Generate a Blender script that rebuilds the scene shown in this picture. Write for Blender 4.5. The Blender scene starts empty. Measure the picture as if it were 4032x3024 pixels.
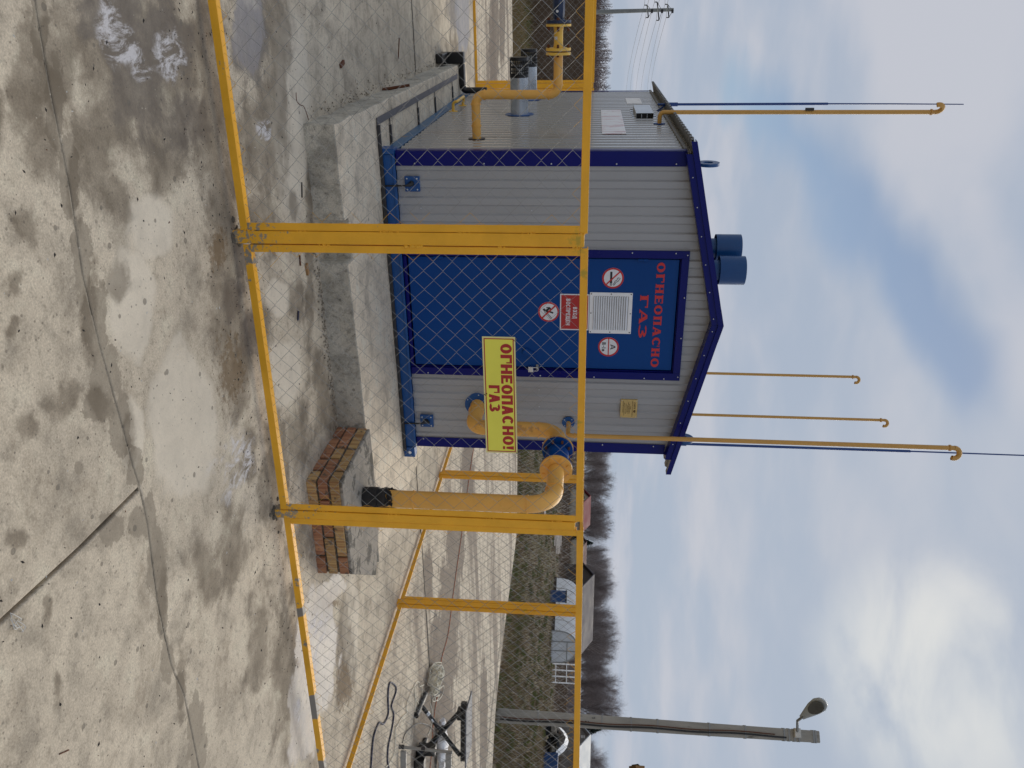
import bpy, bmesh, math, random
import numpy as np
from mathutils import Vector, Matrix, noise as mnoise
PI = math.pi
S = bpy.context.scene
COL = S.collection
random.seed(7)

# ------------------------------------------------------------------ camera (a phone held on its side: roll of 90 degrees)
F, YAW, PITCH, ROLL, EYE = 3167.8, 0.447209, -0.0893709, 0.027075, 1.55
cy, sy = math.cos(YAW), math.sin(YAW)
_fw = Vector((sy*math.cos(PITCH), cy*math.cos(PITCH), math.sin(PITCH)))
_r0 = Vector((cy, -sy, 0)); _u0 = _r0.cross(_fw)
_r = math.cos(ROLL)*_r0 + math.sin(ROLL)*_u0
_u = -math.sin(ROLL)*_r0 + math.cos(ROLL)*_u0
cam_d = bpy.data.cameras.new('camera'); cam = bpy.data.objects.new('camera', cam_d); COL.objects.link(cam)
cam_d.sensor_width = 36; cam_d.lens = F/4032*36; cam_d.clip_start = 0.05; cam_d.clip_end = 6000
Mx = Matrix((( _u.x, -_r.x, -_fw.x, 0), (_u.y, -_r.y, -_fw.y, 0), (_u.z, -_r.z, -_fw.z, EYE), (0, 0, 0, 1)))
cam.matrix_world = Mx
S.camera = cam

# ------------------------------------------------------------------ sky and sun: bright overcast, sun behind thin cloud to the right rear
SUN_AZ, SUN_EL = math.radians(44), math.radians(38)
W = bpy.data.worlds.new('World'); S.world = W; W.use_nodes = True
def N(nt, t, **k):
    n = nt.nodes.new(t)
    for a, b in k.items():
        if a == 'ins':
            for i, v in b.items(): n.inputs[i].default_value = v
        else: setattr(n, a, b)
    return n
def build_world():
    nt = W.node_tree; nt.nodes.clear(); L = nt.links.new
    out = N(nt, 'ShaderNodeOutputWorld')
    sky = N(nt, 'ShaderNodeTexSky', sky_type='NISHITA', sun_disc=False, sun_elevation=SUN_EL, sun_rotation=SUN_AZ, altitude=100, air_density=1.0, dust_density=0.3, ozone_density=2.0)
    bg1 = N(nt, 'ShaderNodeBackground', ins={1: 0.055}); L(sky.outputs[0], bg1.inputs[0])
    tc = N(nt, 'ShaderNodeTexCoord')
    sep = N(nt, 'ShaderNodeSeparateXYZ'); L(tc.outputs['Generated'], sep.inputs[0])
    def M(op, a, b=None, c=None, clamp=False):
        m = N(nt, 'ShaderNodeMath', operation=op, use_clamp=clamp)
        for i, v in enumerate((a, b, c)):
            if v is None: continue
            if isinstance(v, (int, float)): m.inputs[i].default_value = v
            else: L(v, m.inputs[i])
        return m.outputs[0]
    den = M('ADD', M('MAXIMUM', sep.outputs[2], 0.0), 0.15)
    px_, py_ = M('DIVIDE', sep.outputs[0], den), M('DIVIDE', sep.outputs[1], den)
    cmb = N(nt, 'ShaderNodeCombineXYZ'); L(px_, cmb.inputs[0]); L(py_, cmb.inputs[1])
    def noise(vec, scale, detail, rough, dist=0, off=(0, 0, 0), sc=(1, 1, 1)):
        mp = N(nt, 'ShaderNodeMapping'); mp.inputs['Location'].default_value = off; mp.inputs['Scale'].default_value = sc
        L(vec, mp.inputs[0])
        n = N(nt, 'ShaderNodeTexNoise', ins={'Scale': scale, 'Detail': detail, 'Roughness': rough, 'Distortion': dist}); L(mp.outputs[0], n.inputs['Vector'])
        return n.outputs[0]
    def ramp(v, a, b, c=0.0, d=1.0):
        m = N(nt, 'ShaderNodeMapRange', interpolation_type='SMOOTHSTEP', ins={1: a, 2: b, 3: c, 4: d}); L(v, m.inputs[0]); return m.outputs[0]
    big = noise(cmb.outputs[0], 1.15, 4.5, 0.48, 0.35, (3.1, 1.7, 0))
    mid = noise(cmb.outputs[0], 3.0, 5, 0.5, 0.3, (8.2, 4.1, 0))
    thin = noise(cmb.outputs[0], 0.9, 4, 0.5, 0.2, (1.0, 7.0, 2.0), (1.0, 1.6, 1))
    cover = ramp(M('ADD', big, M('MULTIPLY', M('SUBTRACT', mid, 0.5), 0.35)), 0.40, 0.58)
    # the long blue gap between two cloud banks
    wob = M('MULTIPLY', M('SUBTRACT', noise(cmb.outputs[0], 2.2, 3, .5, 0, (5, 5, 0)), 0.5), 0.35)
    def seg(ax, ay, bx, by, w0, w1):
        dx, dy = bx-ax, by-ay; l2 = dx*dx+dy*dy
        t = M('DIVIDE', M('ADD', M('MULTIPLY', M('SUBTRACT', px_, ax), dx), M('MULTIPLY', M('SUBTRACT', py_, ay), dy)), l2, clamp=True)
        ex = M('SUBTRACT', px_, M('ADD', M('MULTIPLY', t, dx), ax)); ey = M('SUBTRACT', py_, M('ADD', M('MULTIPLY', t, dy), ay))
        d = M('SQRT', M('ADD', M('MULTIPLY', ex, ex), M('MULTIPLY', ey, ey)))
        return ramp(M('ADD', d, wob), w1, w0)
    gap = M('MAXIMUM', seg(0.30, 3.2, 0.38, 2.55, 0.0, 0.20), M('MAXIMUM', seg(0.38, 2.55, 0.50, 1.95, 0.0, 0.20), seg(0.50, 1.95, 0.68, 1.48, 0.0, 0.15)))
    bank = M('MAXIMUM', seg(0.06, 1.95, 0.30, 1.72, 0.0, 0.36), seg(0.35, 1.62, 0.55, 1.35, 0.0, 0.16))
    gap = M('MULTIPLY', gap, 0.62)
    cover = M('MULTIPLY', M('SUBTRACT', 1.0, gap), M('ADD', M('MULTIPLY', cover, 0.03), 0.97), clamp=True)
    # cloud colour: blue grey bases, paler lilac tops, thin streaks low down, warm glow where the sun hides
    tone = M('ADD', M('MULTIPLY', big, 0.62), M('ADD', M('MULTIPLY', mid, 0.30), M('MULTIPLY', thin, 0.30)))
    tone = M('ADD', tone, M('SUBTRACT', M('MULTIPLY', bank, 0.14), M('MULTIPLY', gap, 0.12)))
    mix1 = N(nt, 'ShaderNodeMix', data_type='RGBA'); L(ramp(tone, 0.50, 0.80), mix1.inputs[0])
    mix1.inputs[6].default_value = (0.300, 0.348, 0.428, 1); mix1.inputs[7].default_value = (0.405, 0.420, 0.468, 1)
    sd = (math.sin(SUN_AZ)*math.cos(math.radians(22.5)), math.cos(SUN_AZ)*math.cos(math.radians(22.5)), math.sin(math.radians(22.5)))
    dot = N(nt, 'ShaderNodeVectorMath', operation='DOT_PRODUCT'); L(tc.outputs['Generated'], dot.inputs[0]); dot.inputs[1].default_value = sd
    g1 = M('MULTIPLY', ramp(dot.outputs['Value'], 0.988, 1.0), ramp(mid, 0.30, 0.60))
    glow = M('ADD', M('MULTIPLY', ramp(dot.outputs['Value'], 0.90, 1.0), 0.05), M('MULTIPLY', g1, 0.42))
    mix2 = N(nt, 'ShaderNodeMix', data_type='RGBA'); L(glow, mix2.inputs[0]); L(mix1.outputs[2], mix2.inputs[6])
    mix2.inputs[7].default_value = (0.74, 0.72, 0.64, 1)
    bg2 = N(nt, 'ShaderNodeBackground', ins={1: 1.0}); L(mix2.outputs[2], bg2.inputs[0])
    ms = N(nt, 'ShaderNodeMixShader'); L(cover, ms.inputs[0]); L(bg1.outputs[0], ms.inputs[1]); L(bg2.outputs[0], ms.inputs[2])
    L(ms.outputs[0], out.inputs[0])
build_world()
sun_d = bpy.data.lights.new('sun', 'SUN'); sun = bpy.data.objects.new('sun', sun_d); COL.objects.link(sun)
sun_d.energy = 1.5; sun_d.angle = math.radians(50); sun_d.color = (1.0, 0.90, 0.75)
sdir = Vector((math.sin(SUN_AZ)*math.cos(SUN_EL), math.cos(SUN_AZ)*math.cos(SUN_EL), math.sin(SUN_EL)))
sun.rotation_euler = sdir.to_track_quat('Z', 'Y').to_euler(); sun.location = (10, 10, 20)
S.view_settings.view_transform = 'Standard'; S.view_settings.look = 'None'; S.view_settings.gamma = 1
S.view_settings.exposure = 0.42; S.view_settings.use_curve_mapping = False
S.render.engine = 'CYCLES'; S.render.resolution_x = 1024; S.render.resolution_y = 768
S.cycles.max_bounces = 6

# ------------------------------------------------------------------ survey: points of the photograph turned into places on real planes
def ray(U, V):
    d = _r*(U-1512) + _u*(V-2016) + _fw*F
    return d.normalized()
def G(U, V, z=0.0):
    d = ray(U, V); t = (z-EYE)/d.z; return Vector((d.x*t, d.y*t, z))
def PY(U, V, y):
    d = ray(U, V); t = y/d.y; return Vector((d.x*t, y, EYE+d.z*t))
def PX(U, V, x):
    d = ray(U, V); t = x/d.x; return Vector((x, d.y*t, EYE+d.z*t))
def at(U, dist):                                   # ground position in the direction of column U (taken at eye level)
    d = ray(U, 2300-0.0266*(U-1512)); k = dist/math.hypot(d.x, d.y); return Vector((d.x*k, d.y*k, 0))
def zat(V, U, dist):                               # height seen at row V at that distance
    d = ray(U, V); return EYE + d.z/math.hypot(d.x, d.y)*dist

# ------------------------------------------------------------------ materials
def srgb(r, g, b): return tuple(((c/255)/12.92 if c/255 <= .04045 else ((c/255+.055)/1.055)**2.4) for c in (r, g, b))
MATS = {}
def mat(name, col, rough=.6, metal=0, var=.15, vscale=6, bump=0, bscale=60, spots=None, spec=.5, detail=6, stretch=None, world=False, coat=0, alpha=1, rv=.1):
    m = bpy.data.materials.new(name); m.use_nodes = True; nt = m.node_tree; L = nt.links.new
    b = nt.nodes['Principled BSDF']; b.inputs['Metallic'].default_value = metal; b.inputs['Specular IOR Level'].default_value = spec
    b.inputs['Coat Weight'].default_value = coat
    if world: g = N(nt, 'ShaderNodeNewGeometry'); vec = g.outputs['Position']
    else: g = N(nt, 'ShaderNodeTexCoord'); vec = g.outputs['Object']
    if stretch:
        mp = N(nt, 'ShaderNodeMapping'); mp.inputs['Scale'].default_value = stretch; L(vec, mp.inputs[0]); vec = mp.outputs[0]
    n = N(nt, 'ShaderNodeTexNoise', ins={'Scale': vscale, 'Detail': detail, 'Roughness': .62}); L(vec, n.inputs['Vector'])
    mr = N(nt, 'ShaderNodeMapRange', ins={1: .28, 2: .72, 3: 1-var, 4: 1+var}); L(n.outputs[0], mr.inputs[0])
    mx = N(nt, 'ShaderNodeMix', data_type='RGBA', blend_type='MULTIPLY', ins={0: 1.0}); mx.inputs[6].default_value = (*col, 1)
    L(mr.outputs[0], mx.inputs[7]); cur = mx.outputs[2]
    rr = N(nt, 'ShaderNodeMapRange', ins={1: .3, 2: .7, 3: max(.03, rough-rv), 4: min(1, rough+rv)}); L(n.outputs[0], rr.inputs[0])
    rough_o = rr.outputs[0]
    if spots:   # (colour, scale, threshold, [roughness])
        for sp in spots:
            n2 = N(nt, 'ShaderNodeTexNoise', ins={'Scale': sp[1], 'Detail': 8, 'Roughness': .68}); L(vec, n2.inputs['Vector'])
            m2 = N(nt, 'ShaderNodeMapRange', ins={1: sp[2], 2: sp[2]+.05, 3: 0, 4: 1}); L(n2.outputs[0], m2.inputs[0])
            mx2 = N(nt, 'ShaderNodeMix', data_type='RGBA'); L(m2.outputs[0], mx2.inputs[0]); L(cur, mx2.inputs[6]); mx2.inputs[7].default_value = (*sp[0], 1); cur = mx2.outputs[2]
    L(cur, b.inputs['Base Color']); L(rough_o, b.inputs['Roughness'])
    if bump:
        n3 = N(nt, 'ShaderNodeTexNoise', ins={'Scale': bscale, 'Detail': 5, 'Roughness': .6}); L(vec, n3.inputs['Vector'])
        bp = N(nt, 'ShaderNodeBump', ins={'Strength': min(1, bump), 'Distance': .01}); L(n3.outputs[0], bp.inputs['Height']); L(bp.outputs[0], b.inputs['Normal'])
    MATS[name] = m; return m
YEL = (.86, .425, .020)
mat('fence_yellow', YEL, .42, 0, .10, 7, .12, 40, spots=[((.50, .33, .03), 3.2, .63), ((.22, .17, .09), 26, .735)], world=True)
def peel_material():
    # the bottom rail: same paint, flaked off to grey steel and cement dust in irregular patches
    m = mat('fence_yellow_flaked', YEL, .45, 0, .10, 7, .15, 40, world=True)
    nt = m.node_tree; L = nt.links.new; b = nt.nodes['Principled BSDF']
    src = b.inputs['Base Color'].links[0].from_socket
    g = N(nt, 'ShaderNodeNewGeometry')
    n = N(nt, 'ShaderNodeTexNoise', ins={'Scale': 5.5, 'Detail': 9, 'Roughness': .66}); L(g.outputs['Position'], n.inputs['Vector'])
    mr = N(nt, 'ShaderNodeMapRange', ins={1: .60, 2: .63, 3: 0, 4: 1}); L(n.outputs[0], mr.inputs[0]); cur = mr.outputs[0]
    for x, w in ((3.62, .085), (4.16, .13), (2.95, .035)):
        s = N(nt, 'ShaderNodeSeparateXYZ'); L(g.outputs['Position'], s.inputs[0])
        a = N(nt, 'ShaderNodeMath', operation='SUBTRACT', ins={1: x}); L(s.outputs[0], a.inputs[0])
        a2 = N(nt, 'ShaderNodeMath', operation='ABSOLUTE'); L(a.outputs[0], a2.inputs[0])
        n5 = N(nt, 'ShaderNodeMath', operation='MULTIPLY_ADD', ins={1: .12, 2: -.06}); L(n.outputs[0], n5.inputs[0])
        a3 = N(nt, 'ShaderNodeMath', operation='ADD'); L(a2.outputs[0], a3.inputs[0]); L(n5.outputs[0], a3.inputs[1])
        a4 = N(nt, 'ShaderNodeMapRange', ins={1: w, 2: w-.006, 3: 0, 4: 1}); L(a3.outputs[0], a4.inputs[0])
        mxx = N(nt, 'ShaderNodeMath', operation='MAXIMUM'); L(cur, mxx.inputs[0]); L(a4.outputs[0], mxx.inputs[1]); cur = mxx.outputs[0]
    mx = N(nt, 'ShaderNodeMix', data_type='RGBA'); L(cur, mx.inputs[0]); L(src, mx.inputs[6]); mx.inputs[7].default_value = (.25, .225, .19, 1)
    L(mx.outputs[2], b.inputs['Base Color'])
peel_material()
mat('pipe_yellow', (.80, .43, .090), .42, 0, .12, 3, .08, 50, spots=[((.52, .27, .07), 5, .60), ((.10, .07, .05), 30, .715)])
mat('pipe_yellow_bright', (.78, .48, .07), .4, 0, .12, 5, .08, 50, spots=[((.35, .14, .04), 12, .68)])
mat('riser_ochre', (.60, .33, .075), .45, 0, .1, 3, spots=[((.28, .15, .06), 7, .68)])
mat('trim_navy', (.0012, .0045, .130), .33, 0, .08, 2, .02, 8, spec=.22)
mat('door_blue', (.0004, .050, .225), .42, 0, .08, 1.6, .10, 5, spec=.20)
mat('frame_blue', (.003, .070, .25), .42, 0, .18, 6, .1, 40, spots=[((.20, .13, .07), 2.6, .70)])
mat('frame_blue_pale', (.05, .13, .24), .45, 0, .2, 6, .1, 40, spots=[((.20, .14, .09), 5, .60)])
mat('valve_blue', (.010, .024, .065), .35, .1, .2, 8, .1, 60)
mat('cap_blue', (.001, .062, .21), .4, 0, .1, 3)
mat('mast_blue', (.008, .050, .22), .4, 0, .1, 4)
mat('sheet_grey', (.36, .365, .375), .34, .12, .05, 1.6, .14, rv=.03, spots=[((.27, .24, .17), 3.0, .80)])
mat('sheet_side', (.40, .40, .395), .20, .40, .05, 1.6, 0, rv=.02)
mat('sheet_roof', (.20, .205, .205), .5, .3, .15, 5)
mat('galvanised', (.52, .56, .60), .32, .75, .18, 5, .05, 40)
mat('wire_galvanised', (.285, .285, .275), .42, .35, .3, 14)
mat('wire_painted', (.62, .34, .04), .5, 0, .2, 20)
mat('black_plastic', (.008, .008, .009), .38, 0, .2, 10)
mat('black_rubber', (.012, .011, .011), .55, 0, .3, 16, .7, 40)
mat('lamp_silver', (.48, .50, .50), .4, .3, .08, 6)
mat('lens_glass', (.10, .10, .095), .2, 0, .3, 9)
mat('dark_steel', (.045, .043, .046), .5, .4, .2, 9)
mat('strip_steel', (.115, .11, .12), .5, .3, .2, 9, spots=[((.16, .09, .05), 8, .70)])
mat('rust', (.13, .045, .018), .8, .1, .4, 30, .6, 120)
mat('zinc_bright', (.70, .72, .74), .3, .9, .1, 20)
mat('gray_metal', (.30, .30, .29), .42, .5, .15, 6)
mat('white_paint', (.84, .85, .87), .45, 0, .06, 6)
mat('sign_yellow', (.86, .80, .10), .4, 0, .04, 5)
mat('sign_edge', (.80, .72, .30), .4, 0, .04, 5)
mat('sign_red', (.42, .020, .020), .5, 0, .06, 8)
mat('print_red', (.52, .024, .026), .55, 0, .12, 12, spots=[((.14, .03, .07), 40, .66)])
mat('door_letter', (.58, .030, .032), .55, 0, .12, 20, spots=[((.16, .03, .08), 55, .62)])
mat('print_black', (.012, .012, .014), .5, 0, .1, 12)
mat('print_white', (.74, .75, .78), .5, 0, .05, 12)
mat('faded_board', (.80, .81, .82), .35, .1, .12, 2.5, 0, spots=[((.62, .46, .48), 3.4, .53), ((.45, .09, .09), 4.2, .59)], stretch=(1, 4, 1.0))
mat('paper', (.85, .86, .87), .6, 0, .08, 20, spots=[((.42, .44, .50), 18, .62)])
mat('brass', (.58, .42, .16), .45, .2, .15, 14)
mat('brass_ink', (.13, .075, .018), .5, .2, .1, 14)
mat('pole_concrete', (.33, .31, .27), .85, 0, .25, 4, .35, 40, spots=[((.19, .175, .15), 5, .60)], stretch=(1, 1, .25))
mat('pole_grey', (.29, .30, .28), .85, 0, .2, 3)
mat('tree_bark', (.20, .175, .165), .9, 0, .25, 2, spec=.08)
mat('tree_twig', (.27, .235, .225), .9, 0, .3, .8, spec=.08)
mat('tree_twig_red', (.20, .15, .145), .9, 0, .3, .3, spec=.08)
mat('birch_white', (.62, .58, .54), .8, 0, .35, 3)
mat('spruce', (.012, .030, .022), .8, 0, .4, 1)
mat('roof_red', (.20, .040, .052), .6, 0, .1, .7, spec=.12)
mat('roof_maroon', (.085, .026, .032), .6, 0, .15, .7, spec=.12)
mat('roof_grey', (.095, .088, .10), .6, 0, .12, .8, spec=.12)
mat('roof_pale', (.45, .49, .51), .5, 0, .08, .8)
mat('gable_dark', (.055, .042, .032), .85, 0, .3, 2)
mat('gable_cream', (.42, .37, .28), .8, 0, .2, 2)
mat('gable_grey', (.16, .145, .125), .85, 0, .25, 2)
mat('timber', (.34, .19, .075), .75, 0, .3, 5, spots=[((.10, .06, .03), 6, .62)])
mat('film_white', (.90, .90, .90), .35, 0, .06, 1.2)
mat('film_grey', (.62, .63, .64), .4, 0, .14, 1.2)
mat('tarp_white', (.72, .75, .78), .55, 0, .08, 1.5)
mat('junk_dark', (.025, .028, .032), .8, 0, .5, 3)
mat('junk_brown', (.16, .14, .11), .9, 0, .4, 3)
mat('log_pale', (.50, .44, .38), .8, 0, .25, 3)
mat('bin_blue', (.012, .055, .17), .5, 0, .3, 4)
mat('cable_navy', (.018, .020, .055), .5, 0, .2, 20)
mat('cable_white', (.72, .68, .56), .6, 0, .12, 20)
mat('cable_orange', (.42, .13, .06), .6, 0, .15, 20)
mat('bag_white', (.70, .70, .70), .6, 0, .12, 12)
mat('plate_top', (.13, .14, .16), .5, 0, .08, 8, spec=.15)
mat('mortar', (.11, .095, .072), .95, 0, .35, 18, .8, 60)
mat('cement', (.31, .28, .235), .92, 0, .45, 5, .7, 60, spots=[((.12, .11, .09), 5, .52), ((.36, .33, .28), 14, .62)])
mat('debris_dark', (.03, .025, .02), .8, 0, .4, 20)
mat('debris_pale', (.62, .60, .55), .7, 0, .2, 20)
mat('grass_dead', (.235, .175, .095), .9, 0, .35, .4, world=True, spec=.08)
mat('grass_green', (.105, .145, .045), .9, 0, .35, .4, world=True, spec=.08)
mat('weed_brown', (.135, .098, .070), .9, 0, .4, .3, world=True, spec=.08)
mat('earth_dark', (.075, .055, .04), .95, 0, .4, 1.5, .6, 20, world=True)

def post_material():
    # posts: the paint is rubbed off towards the foot and scuffed here and there
    m = mat('fence_yellow_worn', YEL, .45, 0, .10, 7, .15, 40, spots=[((.50, .33, .03), 3.2, .63)], world=True)
    nt = m.node_tree; L = nt.links.new; b = nt.nodes['Principled BSDF']; src = b.inputs['Base Color'].links[0].from_socket
    g = N(nt, 'ShaderNodeNewGeometry'); s_ = N(nt, 'ShaderNodeSeparateXYZ'); L(g.outputs['Position'], s_.inputs[0])
    n = N(nt, 'ShaderNodeTexNoise', ins={'Scale': 42, 'Detail': 8, 'Roughness': .7}); L(g.outputs['Position'], n.inputs['Vector'])
    mp = N(nt, 'ShaderNodeMapping'); mp.inputs['Scale'].default_value = (1, 1, .35); L(g.outputs['Position'], mp.inputs[0])
    n2 = N(nt, 'ShaderNodeTexNoise', ins={'Scale': 26, 'Detail': 8, 'Roughness': .7}); L(mp.outputs[0], n2.inputs['Vector'])
    zr = N(nt, 'ShaderNodeMapRange', ins={1: 0, 2: .42, 3: -.10, 4: .13}); L(s_.outputs[2], zr.inputs[0])
    a = N(nt, 'ShaderNodeMath', operation='SUBTRACT'); L(n.outputs[0], a.inputs[0]); L(zr.outputs[0], a.inputs[1])
    k1 = N(nt, 'ShaderNodeMapRange', ins={1: .56, 2: .60}); L(a.outputs[0], k1.inputs[0])
    k2 = N(nt, 'ShaderNodeMapRange', ins={1: .70, 2: .73}); L(n2.outputs[0], k2.inputs[0])
    k = N(nt, 'ShaderNodeMath', operation='MAXIMUM'); L(k1.outputs[0], k.inputs[0]); L(k2.outputs[0], k.inputs[1])
    mx = N(nt, 'ShaderNodeMix', data_type='RGBA'); L(k.outputs[0], mx.inputs[0]); L(src, mx.inputs[6]); mx.inputs[7].default_value = (.31, .26, .19, 1)
    L(mx.outputs[2], b.inputs['Base Color'])
post_material()
def brick_material(name, a, b_):
    m = bpy.data.materials.new(name); m.use_nodes = True; nt = m.node_tree; L = nt.links.new; b = nt.nodes['Principled BSDF']
    g = N(nt, 'ShaderNodeNewGeometry'); oi = N(nt, 'ShaderNodeObjectInfo')
    mp = N(nt, 'ShaderNodeMapping'); mp.inputs['Scale'].default_value = (75, 75, 1.2); L(g.outputs['Position'], mp.inputs[0])
    n = N(nt, 'ShaderNodeTexNoise', ins={'Scale': 1.0, 'Detail': 3}); L(mp.outputs[0], n.inputs['Vector'])
    n2 = N(nt, 'ShaderNodeTexNoise', ins={'Scale': 22, 'Detail': 7}); L(g.outputs['Position'], n2.inputs['Vector'])
    r = N(nt, 'ShaderNodeMapRange', ins={1: .38, 2: .62, 3: 0, 4: 1}); L(n.outputs[0], r.inputs[0])
    mx = N(nt, 'ShaderNodeMix', data_type='RGBA'); L(r.outputs[0], mx.inputs[0]); mx.inputs[6].default_value = (*a, 1); mx.inputs[7].default_value = (*b_, 1)
    hs = N(nt, 'ShaderNodeHueSaturation'); v = N(nt, 'ShaderNodeMapRange', ins={3: .8, 4: 1.15}); L(oi.outputs['Random'], v.inputs[0]); L(v.outputs[0], hs.inputs['Value']); L(mx.outputs[2], hs.inputs['Color'])
    mk = N(nt, 'ShaderNodeMapRange', ins={1: .60, 2: .66, 3: 0, 4: .8}); L(n2.outputs[0], mk.inputs[0])
    mx2 = N(nt, 'ShaderNodeMix', data_type='RGBA'); L(mk.outputs[0], mx2.inputs[0]); L(hs.outputs[0], mx2.inputs[6]); mx2.inputs[7].default_value = (.10, .085, .065, 1)
    L(mx2.outputs[2], b.inputs['Base Color']); b.inputs['Roughness'].default_value = .9
    bp = N(nt, 'ShaderNodeBump', ins={'Strength': .7, 'Distance': .004}); L(n.outputs[0], bp.inputs['Height']); L(bp.outputs[0], b.inputs['Normal'])
    MATS[name] = m
brick_material('brick_yellow', (.54, .36, .15), (.34, .18, .075))
brick_material('brick_red', (.50, .25, .125), (.31, .13, .07))

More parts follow.
